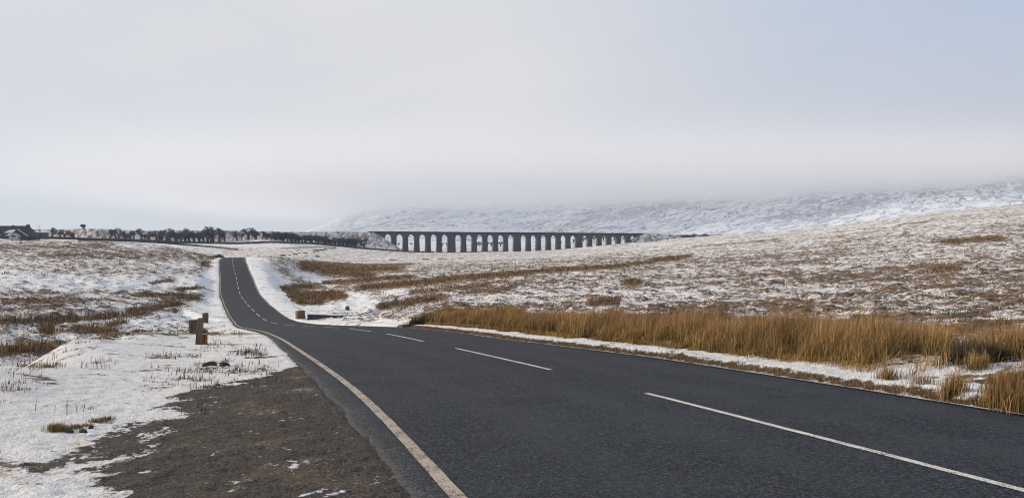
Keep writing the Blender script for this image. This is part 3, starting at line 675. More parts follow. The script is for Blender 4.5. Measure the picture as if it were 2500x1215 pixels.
for i, (px, fy, hp, Y, vr_, sx) in enumerate(row):
    x = (px - CX) / F * Y; h = hp * Y / F * (.86, 1.08, .95, 1.16, .9)[i * 3 % 5]
    gz_ = ground_z(x, Y); want = -(fy - CY) / F * Y
    plant('bare_tree', x, Y, h + max(0, want - gz_) * 0, vr_, '%s bare tree, %s from the left in the row along the railway embankment foot' % (adj[vr_], ORD[i]), 'tree', GT, sx * 1.22, i * 1.7)
wood = []
rw = random.Random(5)
for i in range(46):          # tangled wood on the bank nearer the viaduct
    px = 662 + i * 5.1 + rw.uniform(-4, 4); Y = np.interp(px, [660, 760, 900], [925, 985, 1075]) + rw.uniform(-14, 6)
    hp = rw.uniform(17, 26) * (1.0 if px < 870 else .8); wood.append((px, Y, hp * Y / F, rw.choice((1, 3, 4, 4)), rw.uniform(1.0, 1.4)))
for i, (px, Y, h, vr_, sx) in enumerate(wood):
    plant('bare_tree', (px - CX) / F * Y, Y, h, vr_, 'bare scrubby tree in the tangled wood on the bank left of the viaduct', 'tree', 'scrubby trees of the wood beside the viaduct', sx, i * 2.1)
for i in range(22):          # wood right of the viaduct, behind the brow
    px = (1655 + rw.uniform(0, 70)) if i < 13 else (1728 + rw.uniform(0, 100)); Y = rw.uniform(1255, 1290)
    hp = rw.uniform(14, 20) if i < 13 else rw.uniform(9, 15)
    plant('bare_tree', (px - CX) / F * Y, Y, hp * Y / F, rw.choice((1, 4)), 'bare tree of the dark copse behind the brow right of the viaduct', 'tree', 'copse right of the viaduct', 1.3, i * 1.3)
plant('bush', (1632 - CX) / F * 1245, 1245, 7.5, 3, 'lone rounded bush between the viaduct end and the dark copse', 'bush', None, 1.5)
ORD2 = ORD[:24]
# woods seen through and beyond the arches
for i, (px, Y, h) in enumerate([(952, 1720, 8), (972, 1710, 8), (1004, 1750, 8), (1080, 1660, 9), (1090, 1680, 9), (1100, 1670, 9), (1110, 1665, 8), (1164, 1620, 11), (1172, 1640, 13), (1190, 1620, 13), (1200, 1640, 12), (1222, 1640, 12),
                                (1370, 1680, 9), (1400, 1700, 9), (1424, 1720, 13), (1436, 1700, 14), (1450, 1720, 14), (1462, 1700, 13), (1474, 1720, 12), (1486, 1710, 11), (1500, 1710, 13), (1512, 1720, 12), (1524, 1710, 11)]):
    plant('bare_tree', (px - CX) / F * Y, Y, h, 4 if i % 2 else 1, '%s bare tree beyond the viaduct, seen through its %s arch from the left' % (['narrower', 'wider'][i % 2] if i != 20 else 'tallest', ORD2[int(np.argmin(np.abs(np.array(cpx) - px)))]), 'tree', 'trees beyond the viaduct', 1.25, i * 1.1)
for name, px, py, Y, h, vr_, sx, lab, cat in [
    ('bare_tree', 127, 580, 640, 10.6, 0, 1.05, 'tall bare round-headed tree just right of the farmhouse', 'tree'),
    ('bush', 158, 580, 630, 9.2, 4, 1.3, 'dense dark thicket right of the tall bare tree by the farm', 'thicket'),
    ('bush', 145, 582, 600, 5.0, 4, .7, 'small dark evergreen-looking shrub between the tall tree and the thicket', 'shrub'),
    ('bush', 84, 582, 600, 6.0, 3, .9, 'pale grey twiggy bush hard against the right end of the farmhouse', 'bush'),
    ('bush', 174, 582, 660, 6.5, 3, 1.0, 'low brushwood at the right end of the farm thicket', 'bush')]:
    x = (px - CX) / F * Y; plant(name, x, Y, h, vr_, lab, cat, None, sx, px * .1)
x = (205 - CX) / F * 900; plant('bare_tree', x, 900, 6.2, 3, 'lone bare tree standing on top of the railway embankment against the sky', 'tree', None, 1.5)

# ------------------------------------------------------------------ dry stone walls
M_wall = stone_mat('dry_stone', (.045, .047, .055), (.085, .085, .09), (.5, .22))
def field_wall(pts, h, label, w=.35, n=60):
    t = []
    for (a, b) in zip(pts[:-1], pts[1:]):
        for k in range(n):
            f = k / n; t.append(((a[0] + (b[0] - a[0]) * f), (a[1] + (b[1] - a[1]) * f)))
    t.append(pts[-1][:2]); t = np.array(t)
    W = [(px - CX) / F * Y for px, Y in t]; pts3 = np.array([W, t[:, 1]]).T
    g = height(pts3[:, 0].copy(), pts3[:, 1].copy(), True)
    d = np.gradient(pts3, axis=0); d /= np.linalg.norm(d, axis=1)[:, None]; nn = np.stack([-d[:, 1], d[:, 0]], 1)
    mb = MB(); V = []
    for i in range(len(t)):
        hh = h * (.88 + .24 * random.random())
        for s_, k in ((-1, 1.0), (1, 1.0)):
            V.append((pts3[i, 0] + nn[i, 0] * w * s_, pts3[i, 1] + nn[i, 1] * w * s_, g[i] - .8))
        for s_ in (1, -1):
            V.append((pts3[i, 0] + nn[i, 0] * w * .6 * s_, pts3[i, 1] + nn[i, 1] * w * .6 * s_, g[i] + hh))
    Fs = []
    for i in range(len(t) - 1):
        a = 4 * i; b = a + 4
        for k in range(4): Fs.append((a + k, a + (k + 1) % 4, b + (k + 1) % 4, b + k))
    Fs += [(0, 3, 2, 1), tuple(len(V) - 4 + k for k in range(4))]
    mb.v, mb.f = V, Fs
    return tag(mb.build('field_wall', M_wall), label, 'wall')
def depth_for(px, py, y0=440, y1=1300):
    _, Y, _ = on_ground(px, py, y0, y1); return float(Y)
def traced(pix, y0, y1): return [(px, depth_for(px, py, y0, y1)) for px, py in pix]
field_wall([(60, 560), (170, 600), (235, 640), (330, 700), (400, 730), (480, 745), (560, 760), (640, 800), (700, 850), (780, 900), (870, 960), (960, 1040), (1060, 1110)], 1.9, 'long dark dry stone wall running in front of the embankment trees to the viaduct foot', .5)
field_wall([(190, 520), (280, 545), (400, 585), (480, 610), (540, 590), (580, 560)], 1.3, 'lower dark dry stone wall crossing the snowy field behind the moor crest', .4)
field_wall([(1070, 1080), (1150, 1120), (1240, 1150)], .9, 'low stretch of wall under the middle viaduct piers', .4)

# ------------------------------------------------------------------ farmhouse at the left edge
M_slate = simple('snow_dusted_slate', (.035, .040, .055), (.075, .08, .10), 1.2, .7)
M_render = simple('pale_render', (.30, .32, .36), (.42, .44, .48), 1.5)
M_stonewall = stone_mat('farm_stone', (.06, .065, .08), (.11, .11, .12), (.6, .3))
M_white = simple('white_bargeboard', (.38, .40, .45), (.50, .52, .56), 3)
M_glass, _t, _b = new_mat('dark_window_glass', .15); _b.inputs['Base Color'].default_value = (.02, .025, .035, 1)
M_snow = simple('lying_snow', (.70, .72, .77), (.84, .86, .90), 2)
HY = 480; k_ = HY / F
def hx(px): return (px - CX) * k_
hz0 = ground_z(hx(20), HY) - .5
fh = empty('farmhouse', (hx(20), HY, hz0)); tag(fh, 'dark slate-roofed farmhouse with white-edged gables partly hidden behind the moor crest at the left edge', 'farmhouse')
zr = lambda py: -(py - CY) * k_ - hz0            # height above farmhouse base for a row
X0, X1 = hx(-75) - hx(20), hx(76) - hx(20)
ze, zri = zr(577), zr(550.5)
MB().box(X0, X1, 0, 9, 0, ze).build('wall', M_stonewall, fh)
r_ = MB(); xr0, xr1 = X0 + 1, hx(60) - hx(20)
r_.add([(X0 - .3, -.4, ze - .1), (X1 + .3, -.4, ze - .1), (X1 + .3, 9.4, ze - .1), (X0 - .3, 9.4, ze - .1), (xr0, 4.5, zri), (xr1, 4.5, zri)],
       [(0, 1, 5, 4), (1, 2, 5), (2, 3, 4, 5), (3, 0, 4), (0, 3, 2, 1)])
ro = r_.build('roof', M_slate, fh)
c_ = MB(); c_.box(xr1 - 1.6, xr1 + .2, 4.0, 5.2, zri - 1.2, zri + .75); c_.build('chimney', M_stonewall, ro)
c_ = MB(); c_.box(xr1 - 10.3, xr1 - 9.2, 4.0, 5.2, zri - 1.0, zri + .35); c_.build('chimney', M_stonewall, ro)
# cross gable with white bargeboard on its right slope
gx0, gx1, gxm = hx(28) - hx(20), hx(73) - hx(20), hx(49) - hx(20); gt = zr(560)
g_ = MB(); g_.prism([(gx0, 0), (gx1, 0), (gx1, zr(576)), (gxm, gt), (gx0, zr(576))], -2.4, 4); gw = g_.build('gable_wing', M_stonewall, fh)
def slope(name, a, b, th, y0, y1, mat, par):
    dx, dz = b[0] - a[0], b[1] - a[1]; L = math.hypot(dx, dz); n = (-dz / L * th, dx / L * th)
    if n[1] < 0: n = (-n[0], -n[1])
    m_ = MB(); m_.prism([a, b, (b[0] + n[0], b[1] + n[1]), (a[0] + n[0], a[1] + n[1])], y0, y1); return m_.build(name, mat, par)
slope('roof', (gxm, gt + .02), (gx1 + .4, zr(577) + .02), .2, -2.6, 4, M_slate, gw)
slope('roof', (gx0 - .4, zr(577) + .02), (gxm, gt + .02), .2, -2.6, 4, M_slate, gw)
slope('bargeboard', (gxm, gt + .0), (gx1 + .4, zr(577) + .0), .42, -2.95, -2.62, M_white, gw)
# small pale gabled porch with a dark window
px0, px1, pm = hx(35) - hx(20), hx(57) - hx(20), hx(46.5) - hx(20)
p_ = MB(); p_.prism([(px0, 0), (px1, 0), (px1, zr(575.5)), (pm, zr(570)), (px0, zr(575.5))], -5.2, -2.45); po = p_.build('porch', M_render, fh)
slope('roof', (pm, zr(570) + .03), (px1 + .35, zr(576.3)), .22, -5.6, -2.5, M_white, po); slope('roof', (px0 - .35, zr(576.3)), (pm, zr(570) + .03), .22, -5.6, -2.5, M_white, po)
f_ = MB(); f_.box(pm - 1.25, pm + 1.25, -5.28, -5.18, zr(579), zr(574)); wdw = f_.build('window', M_white, po)
f_ = MB(); f_.box(pm - 1.08, pm - .06, -5.32, -5.27, zr(578.6), zr(574.5)); f_.box(pm + .06, pm + 1.08, -5.32, -5.27, zr(578.6), zr(574.5)); f_.build('pane', M_glass, wdw)
# snow lying on the lower roof and an outshot
def roof_patch(name, pix, mat, off=.08):
    V = []
    for a, b in pix:
        z = zr(b); y = -.4 + (z - ze + .1) / (zri - ze + .1) * 4.9; V.append((hx(a) - hx(20), y - off, z + off))
    n = len(V); V2 = [(x_, y_ + .05, z_ - .09) for x_, y_, z_ in V]
    return mesh_obj(name, V + V2, [tuple(range(n)), tuple(range(2 * n - 1, n - 1, -1))] + [(i, n + i, n + (i + 1) % n, (i + 1) % n) for i in range(n)], mat, fh)
roof_patch('roof_snow', [(6, 568), (17, 562), (27, 560), (33, 562), (34, 566), (26, 572), (12, 576), (20, 571), (27, 566), (20, 568)], M_snow)
roof_patch('roof_snow', [(-60, 572), (2, 574), (-2, 577), (-60, 577)], M_snow)
roof_patch('roof_snow', [(9, 564), (17, 560.5), (23, 561), (17, 566), (8, 568)], simple('thin_roof_snow', (.22, .22, .25), (.30, .30, .33), 2), .05)
for wx in (-20, -45, 2):
    f_ = MB(); f_.box(hx(wx) - hx(20) - .8, hx(wx) - hx(20) + .8, -.09, .02, ze - 1.9, ze - .6); w_ = f_.build('window', M_white, fh)
    f_ = MB(); f_.box(hx(wx) - hx(20) - .65, hx(wx) - hx(20) + .65, -.14, -.08, ze - 1.75, ze - .75); f_.build('pane', M_glass, w_)
# shed
SY = 560; ks = SY / F; sx0 = (88 - CX) * ks; sx1 = (111 - CX) * ks; sz0 = ground_z(sx0, SY) - .4
sh = empty('shed', ((sx0 + sx1) / 2, SY, sz0)); tag(sh, 'low flat-roofed grey-green shed standing between the farmhouse and the tall bare tree', 'shed')
hw = (sx1 - sx0) / 2; hs = -(568.5 - CY) * ks - sz0
MB().box(-hw, hw, 0, 4, 0, hs).build('wall', simple('shed_boards', (.05, .07, .085), (.08, .10, .115), 2), sh)
MB().box(-hw - .5, hw + .2, -.4, 4.4, hs, hs + .3).build('roof', M_slate, sh)
MB().box(-hw * .3, hw * .2, -.06, .02, .4, hs - .7).build('door', simple('shed_door', (.03, .04, .05), (.05, .06, .07), 2), sh)
# telegraph pole
def pole(px, Y, top, label, arms=1):
    x = (px - CX) / F * Y; z = ground_z(x, Y) - .3; h = -(top - CY) / F * Y - z
    t = empty('telegraph_pole', (x, Y, z)); tag(t, label, 'pole', None)
    m_ = MB(); m_.tube((0, 0, 0), (0, 0, h), .17, .12, 8); m_.build('shaft', M_bark, t)
    m_ = MB()
    for i in range(arms): m_.box(-.75, .75, -.06, .06, h - .5 - .5 * i, h - .38 - .5 * i)
    m_.build('crossarm', M_bark, t)
pole(95.5, 700, 550.5, 'thin telegraph pole with a crossarm rising above the shed by the farm', 2)

# signal posts and lineside bits on the embankment
for i, (px, Y, h) in enumerate([(824, 1060, 3.6), (829, 1062, 2.4), (833, 1064, 3.0), (664, 990, 2.6)]):
    x = (px - CX) / F * Y; d, zt = seg_dist(np.array([x]), np.array([Y * 1.0]), EMB_L); z = ground_z(x, Y)
    t = empty('lineside_post', (x, Y, z)); m_ = MB(); m_.tube((0, 0, -.3), (0, 0, h), .14, .11, 6); m_.build('shaft', M_bark, t)
    MB().box(-.35, .35, -.12, .12, h - .9, h + .2).build('head', M_bark, t)
    tag(t, ['tallest of the three small posts on the embankment skyline above the wood', 'shortest middle one of the three small posts on the embankment skyline', 'right-hand one of the three small posts on the embankment skyline', 'single small lineside post where the embankment trees thin out'][i], 'post')

# ------------------------------------------------------------------ stones and posts near the road
def rock_mesh(seed, sx, sy, sz, boxy=.5, sub=3, rough=.12):
    bm = bmesh.new(); bmesh.ops.create_cube(bm, size=2); bmesh.ops.subdivide_edges(bm, edges=bm.edges[:], cuts=sub * 2, use_grid_fill=True)
    V = np.array([v.co for v in bm.verts]); n = V / np.linalg.norm(V, axis=1)[:, None]; W = V * boxy + n * (1 - boxy)
    d = fbm(W[:, 0] * 1.7 + seed * 7 + W[:, 2], W[:, 1] * 1.7 + W[:, 2] * 1.3 + seed, 4, seed) - .5
    W = W * (1 + rough * 2 * d[:, None])
    for v, w in zip(bm.verts, W): v.co = (w[0] * sx, w[1] * sy, w[2] * sz)
    me = bpy.data.meshes.new('rock'); bm.to_mesh(me); bm.free(); return me
def rock(name, x, y, z, size, mat, label, cat, boxy=.5, seed=1, rz=0, rough=.12, group=None):
    me = rock_mesh(seed, *[s / 2 for s in size], boxy=boxy, rough=rough); me.materials.append(mat)
    me.polygons.foreach_set('use_smooth', [rough > .1] * len(me.polygons))
    o = bpy.data.objects.new(name, me); COL.objects.link(o); o.location = (x, y, z); o.rotation_euler = (0, 0, rz)
    return tag(o, label, cat, group)
def rock_mat(name, d, l, moss=None):
    m, t, b = new_mat(name, .9); p = obj_pos(t); n = noise_n(t, p, 5, 6, .7); c = ramp_n(t, n, [(.35, d), (.65, l)])
    if moss: c = mix_n(t, sm_n(t, noise_n(t, p, 3, 4, .6), .5, .6), c, moss)
    t.links.new(c, b.inputs['Base Color']); bump_n(t, b, n, .04); return m
M_rockb = rock_mat('brown_gritstone', (.10, .068, .047), (.25, .175, .12), (.11, .10, .07))
M_rockg = rock_mat('grey_green_stone', (.055, .055, .045), (.12, .115, .09), (.07, .08, .04))
M_peat = rock_mat('peat_clod', (.018, .015, .013), (.06, .048, .038))
def at_px(px, py, y0=3, y1=400): return on_ground(px, py, y0, y1)
x, y, z = P(733, 772, 80); z = ground_z(x, y)
st = rock('parapet_stone', x, y, z + .38, (.86, .75, .98), M_rockb, 'squat brown weathered stone block at the road bend beside the culvert', 'stone', .72, 3, .62, .16)
x, y, z = P(501.5, 779, 74); z = ground_z(x, y)
rock('parapet_stone', x, y, z + .40, (.50, .50, 1.05), M_rockg, 'mossy grey-green upright stone on the left verge behind the timber post', 'stone', .8, 5, .2, .08)
x, y, z = at_px(848, 757, 60, 200); rock('boulder', x, y, z + .1, (.5, .5, .75), M_rockg, 'small pointed grey stone alone in the snow beyond the culvert', 'stone', .2, 8, .3, .2)
# culvert wall: low dark retaining wall beside the stream
def bar_wall(name, A, B, w, h, depth, label, mat):
    A = Vector(A); B = Vector(B); d = (B - A); L = math.hypot(d.x, d.y); t = empty(name, A, math.atan2(d.y, d.x)); m_ = MB(); c_ = MB(); n = max(3, int(L / .5))
    for i in range(n):
        a, b = L * i / n, L * (i + 1) / n - .015; hh = h * (1 + .0 * i) + random.uniform(-.02, .02)
        m_.box(a, b, 0, w + random.uniform(-.03, .03), -depth, hh); 
        c_.box(a - .02, b + .02, -.04, w + .05, hh + .002, hh + .09)
    m_.build('masonry', mat, t, bevel=.02); c_.build('snow_cap', M_snow, t, bevel=.02)
    return tag(t, label, 'wall')
a = P(750, 766.5, 79.3); b = P(842, 767.5, 77.9)
bar_wall('culvert_wall', a, b, .35, -.02, 1.3, 'low dark stone culvert wall with a snowy top running right from the brown block', M_wall)
a = P(838, 779, 73.2); b = P(874, 781, 72.2)
bar_wall('culvert_kerb', (a[0], a[1], ground_z(*a[:2]) + .08), (b[0], b[1], ground_z(*b[:2]) + .08), .28, .10, .6, 'short dark stone kerb with snow on it, nearer the road than the culvert wall', M_wall)

# leaning old timber gatepost and the weathered posts round it
def wood_mat(name, d, l, sc=(14, 14, 1.6)):
    m, t, b = new_mat(name, .85); p = obj_pos(t); n = noise_n(t, map_n(t, p, sc), 1.0, 6, .7, .6)
    t.links.new(ramp_n(t, n, [(.34, d), (.68, l)]), b.inputs['Base Color']); bump_n(t, b, n, .015); return m
M_post = wood_mat('weathered_grey_timber', (.07, .055, .038), (.21, .17, .12))
M_rust = wood_mat('orange_brown_timber', (.17, .062, .022), (.36, .15, .055))
M_board = wood_mat('old_brown_board', (.07, .05, .034), (.17, .125, .08))
x, y, _ = P(485, 838, 27.0); z = ground_z(x, y)
t = empty('gatepost', (x, y, z), R(12)); t.rotation_euler = (0, R(4.0), R(12)); tag(t, 'tall square weathered grey timber post leaning slightly right on the snowy left verge', 'post')
m_ = MB(); m_.add([(-.10, -.11, -.3), (.10, -.11, -.3), (.10, .11, -.3), (-.10, .11, -.3), (-.088, -.10, .90), (.095, -.10, .925), (.095, .10, .93), (-.088, .10, .905)],
      [(0, 3, 2, 1), (4, 5, 6, 7), (0, 1, 5, 4), (1, 2, 6, 5), (2, 3, 7, 6), (3, 0, 4, 7)]); m_.build('shaft', M_post, t, bevel=.012)
m_ = MB()
for _k in range(6): m_.tube((-.09 + .03 * _k, -.115, .05 + .03 * _k), (-.085 + .03 * _k, -.107, .5 + .05 * _k), .004, .003, 4)
m_.build('grain_ridge', M_post, t)
x, y, _ = P(497.5, 837, 27.25); z = ground_z(x, y)
t = empty('short_timber_block', (x, y, z), R(-4)); tag(t, 'short orange-brown squared timber with notched upper half, against the right side of the tall post', 'post')
m_ = MB(); m_.box(-.095, .095, -.08, .10, -.2, .215); m_.build('lower_block', M_rust, t, bevel=.012)
m_ = MB(); m_.box(-.06, .092, -.01, .09, .21, .50); m_.build('back_plank', M_post, t)
for i, zb in enumerate((.245, .335, .425)):
    m_ = MB(); m_.add([(-.095, -.08, zb), (.092, -.08, zb + .012), (.092, .0, zb + .012), (-.095, .0, zb), (-.095, -.075, zb + .042), (.09, -.075, zb + .052), (.09, .0, zb + .052), (-.095, .0, zb + .042)],
        [(0, 3, 2, 1), (4, 5, 6, 7), (0, 1, 5, 4), (1, 2, 6, 5), (2, 3, 7, 6), (3, 0, 4, 7)]); m_.build('slat', [M_rust, M_snow, M_board][i], t)
m_ = MB(); m_.add([(-.10, -.09, .495), (.095, -.09, .475), (.10, .10, .48), (-.07, .10, .52), (-.09, -.07, .53), (.06, -.08, .50), (.08, .09, .505), (-.06, .09, .555)],
    [(0, 3, 2, 1), (4, 5, 6, 7), (0, 1, 5, 4), (1, 2, 6, 5), (2, 3, 7, 6), (3, 0, 4, 7)]); m_.build('cap', M_rust, t, bevel=.01)
x, y, _ = P(471, 801, 40); z = ground_z(x, y); zt = -(780 - CY) / F * y
t = empty('leaning_board', (x, y, z), R(8)); tag(t, 'brown weathered board panel standing in the snow just left behind the tall post', 'board')
hh = zt - z
m_ = MB(); m_.prism([(-.14, -.15), (.24, -.15), (.24, hh), (-.22, hh - .02), (-.19, hh * .6)], -.03, .03); m_.build('panel', M_board, t, bevel=.008)
m_ = MB(); m_.box(-.24, .24, -.05, .05, hh, hh + .035); m_.build('snow_cap', M_snow, t)
x, y, _ = P(486.5, 800, 41); z = ground_z(x, y)
# peat clods on the verge
for i, (px, py, w, h) in enumerate([(512, 892, 34, 9), (547, 893, 26, 10)]):
    x, y, z = at_px(px, py); k = y / F
    rock('peat_clod', x, y, z + .0, (w * k, w * k * .8, h * k * 1.8), M_peat, ['wider left dark clod of torn turf on the snowy verge below the timber posts', 'right-hand dark clod of torn turf on the snowy verge below the timber posts'][i], 'turf clod', .2, 11 + i, i, .45)
for i, (px, py, w, h, m_, lab) in enumerate([(166, 1046, 34, 22, M_rockg, 'mossy green-grey stone beside the brown grass tuft at the lay-by edge'), (203, 1050, 22, 16, M_rockg, 'small snow-ringed dark stone in the middle of the stone cluster at the lay-by edge'),
        (222, 1040, 18, 14, M_peat, 'darkest small stone of the cluster at the lay-by edge'), (196, 1036, 16, 12, M_snow, 'rounded lump of snow between the stones at the lay-by edge'), (225, 1060, 26, 9, M_snow, 'flat snow lump in front of the dark stones at the lay-by edge')]):
    x, y, z = at_px(px, py + h * .4); k = y / F
    rock('stone' if m_ is not M_snow else 'snow_lump', x, y, z + h * k * .08, (w * k * .75, w * k * .55, h * k * .8), m_, lab, 'stone' if m_ is not M_snow else 'snow lump', .35, 20 + i, i * .9, .5)
# peat hags dotted over the far pasture
for i, (px, py, w, h) in enumerate([(690, 624, 14, 3), (688, 629, 8, 2), (707, 623, 5, 3), (721, 621, 12, 2.5), (731, 618, 4, 2.5), (745, 618, 11, 2), (774, 627, 13, 3.5), (767, 616, 6, 2), (775, 613, 10, 2.5), (784, 611, 14, 3), (795, 609, 12, 3), (806, 607, 12, 2.5), (816, 606, 9, 2), (770, 611, 14, 2), (1080, 632, 22, 2), (1040, 633, 20, 2), (960, 635, 22, 2), (1125, 631, 14, 2)]):
    x, y, z = at_px(px, py, 300, 1000); k = y / F
    rock('peat_hag', x, y, z + .1, (w * k, min(w * k, 3), h * k * 1.6), M_peat, ('dark peat hag, %s from the left in the broken diagonal line across the far pasture' % ORD[i] if i < 14 else 'thin dark peat edge, %s from the left along the back of the brown rush field' % ORD[[2, 1, 0, 3][i - 14]]), 'peat hag', .1, 40 + i, 0, .3, 'peat hags on the far pasture')
x, y, z = at_px(313, 816, 20, 60); rock('peat_clod', x, y, z, (.26, .2, .18), M_peat, 'small dark molehill alone near the back edge of the snowy verge', 'turf clod', .2, 70, 0, .3)

# ------------------------------------------------------------------ car beyond the crest
def build_car():
    Yc = 262.0; xc = (532 - CX) / F * Yc; sg, tt_ = road_st(np.array([xc]), np.array([Yc]))
    zc = min(float(np.interp(sg, RY, RZ)[0]), -2.95)
    t = empty('car', (xc, Yc, zc), R(160)); tag(t, 'dark car with a bright windscreen just showing over the crest left of the road', 'car')
    pm, tt, bb = new_mat('dark_car_paint', .3); bb.inputs['Base Color'].default_value = (.02, .022, .028, 1); bb.inputs['Coat Weight'].default_value = .5
    # side profile in x (length, front at +x) and z, lofted across y
    prof = [(-2.1, .35), (-2.12, .75), (-2.0, .98), (-1.35, 1.05), (-.75, 1.42), (.2, 1.46), (.95, 1.05), (1.75, .92), (2.08, .70), (2.12, .38), (1.8, .25), (-1.8, .25)]
    ys = [(-.86, .90), (-.80, 1.0), (.80, 1.0), (.86, .90)]
    V = []; n = len(prof)
    for y_, s_ in ys:
        for x_, z_ in prof:
            yy = y_ * (1 - .22 * max(0, z_ - .95) / .5); V.append((x_ * (1 if abs(y_) < .85 else .97), yy, .25 + (z_ - .25) * (1 if abs(y_) < .85 else .97)))
    Fs = [tuple(range(n))[::-1], tuple(range(3 * n, 4 * n))] + [(k * n + i, k * n + (i + 1) % n, (k + 1) * n + (i + 1) % n, (k + 1) * n + i) for k in range(3) for i in range(n)]
    bd = mesh_obj('body', [(v[1], -v[0], v[2]) for v in V], Fs, pm, t, True)
    gl, tt2, b2 = new_mat('windscreen_glass', .05); b2.inputs['Base Color'].default_value = (.25, .3, .35, 1); b2.inputs['Metallic'].default_value = .7
    mesh_obj('windscreen', [(-.66, -.95, 1.09), (.66, -.95, 1.09), (.58, -.3, 1.41), (-.58, -.3, 1.41)], [(0, 1, 2, 3)], gl, t)
    mesh_obj('rear_window', [(.62, 1.30, 1.10), (-.62, 1.30, 1.10), (-.56, .82, 1.39), (.56, .82, 1.39)], [(0, 1, 2, 3)], gl, t)
    for s_ in (-1, 1):
        mesh_obj('side_window', [(s_ * .80, -.75, 1.07), (s_ * .80, 1.15, 1.07), (s_ * .71, .75, 1.36), (s_ * .71, -.25, 1.38)], [(0, 1, 2, 3) if s_ > 0 else (3, 2, 1, 0)], M_glass, t)
        MB().box(s_ * .62 - .16, s_ * .62 + .16, -2.12, -2.0, .62, .78).build('headlight', M_white, t, bevel=.02)
        MB().box(s_ * .95 - .1, s_ * .95 + .1, -.75, -.62, 1.0, 1.15).build('mirror', pm, t, bevel=.02)
        for yy in (-1.3, 1.3):
            w = MB(); w.tube((s_ * .72, yy, .31), (s_ * .90, yy, .31), .31, .31, 18); wo = w.build('wheel', simple('tyre', (.02, .02, .02), (.03, .03, .03)), t)
            w = MB(); w.tube((s_ * .88, yy, .31), (s_ * .915, yy, .31), .19, .17, 12); w.build('rim', M_white, wo)
build_car()

# ------------------------------------------------------------------ grasses and rushes
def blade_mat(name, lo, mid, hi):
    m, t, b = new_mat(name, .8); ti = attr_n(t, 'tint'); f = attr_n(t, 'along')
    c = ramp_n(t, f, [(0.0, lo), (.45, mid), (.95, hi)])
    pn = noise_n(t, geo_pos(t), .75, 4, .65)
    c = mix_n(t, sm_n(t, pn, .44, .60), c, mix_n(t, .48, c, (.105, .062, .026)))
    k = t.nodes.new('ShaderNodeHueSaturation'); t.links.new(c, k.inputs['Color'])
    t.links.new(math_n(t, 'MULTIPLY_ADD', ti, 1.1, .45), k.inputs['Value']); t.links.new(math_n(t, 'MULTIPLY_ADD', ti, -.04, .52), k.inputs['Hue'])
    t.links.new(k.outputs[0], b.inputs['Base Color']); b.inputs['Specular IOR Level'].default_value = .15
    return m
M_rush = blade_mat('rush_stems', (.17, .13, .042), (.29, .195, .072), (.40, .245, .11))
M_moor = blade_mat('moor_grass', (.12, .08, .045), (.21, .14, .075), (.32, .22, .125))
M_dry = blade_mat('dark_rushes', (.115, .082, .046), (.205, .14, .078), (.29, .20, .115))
def blades(name, bx, by, bz, h, w, lean, mat, label=None, cat=None):
    n = len(bx); a = rng.uniform(0, 2 * math.pi, n); ld = rng.uniform(0, 2 * math.pi, n) * .0 + rng.normal(.3, 1.1, n)
    lx, ly = np.cos(ld) * lean, np.sin(ld) * lean; dx, dy = np.cos(a) * w / 2, np.sin(a) * w / 2
    p0 = np.stack([bx, by, bz - .03], 1); p1 = np.stack([bx + lx * h * .28, by + ly * h * .28, bz + h * .55], 1)
    p2 = np.stack([bx + lx * h, by + ly * h, bz + h * np.clip(1 - lean * .35, .4, 1)], 1); d = np.stack([dx, dy, np.zeros(n)], 1)
    V = np.stack([p0 - d, p0 + d, p1 + d * .8, p1 - d * .8, p2 + d * .15, p2 - d * .15], 1).reshape(-1, 3)
    i6 = np.arange(n) * 6; Fq = np.stack([i6, i6 + 1, i6 + 2, i6 + 3, i6 + 3, i6 + 2, i6 + 4, i6 + 5], 1).reshape(-1, 4)
    tint = np.repeat(np.clip(rng.normal(.45, .36, n), 0, 1.5), 6); al = np.tile([0, 0, .5, .5, 1, 1], n)
    o = np_mesh(name, V, Fq, mat, False, dict(tint=tint, along=al)); return tag(o, label, cat, None, 'stuff')
# the tall rush strip beyond the right verge
ns = 130000
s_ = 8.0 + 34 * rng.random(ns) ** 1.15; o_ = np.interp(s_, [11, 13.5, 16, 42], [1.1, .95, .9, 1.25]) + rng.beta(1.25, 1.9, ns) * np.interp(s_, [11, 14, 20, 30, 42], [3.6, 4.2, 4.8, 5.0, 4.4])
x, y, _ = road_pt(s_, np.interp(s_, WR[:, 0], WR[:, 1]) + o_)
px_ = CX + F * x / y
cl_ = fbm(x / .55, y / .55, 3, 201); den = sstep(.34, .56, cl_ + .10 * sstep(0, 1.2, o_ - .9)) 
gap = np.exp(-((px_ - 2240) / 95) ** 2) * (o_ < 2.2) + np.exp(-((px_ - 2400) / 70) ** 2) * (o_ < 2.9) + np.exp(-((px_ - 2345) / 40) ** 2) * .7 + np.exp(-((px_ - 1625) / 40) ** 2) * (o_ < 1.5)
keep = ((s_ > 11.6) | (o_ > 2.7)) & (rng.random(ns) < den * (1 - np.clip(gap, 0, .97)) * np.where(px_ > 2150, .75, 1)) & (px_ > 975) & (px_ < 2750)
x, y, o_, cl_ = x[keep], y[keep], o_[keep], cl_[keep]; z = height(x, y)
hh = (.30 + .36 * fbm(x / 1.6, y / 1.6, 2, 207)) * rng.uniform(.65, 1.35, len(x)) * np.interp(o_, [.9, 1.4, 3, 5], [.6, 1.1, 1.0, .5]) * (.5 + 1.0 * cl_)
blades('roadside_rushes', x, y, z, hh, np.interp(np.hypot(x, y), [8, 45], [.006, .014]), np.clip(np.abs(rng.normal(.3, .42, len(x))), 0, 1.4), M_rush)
nb_ = 16000; k = rng.integers(0, len(x), nb_)
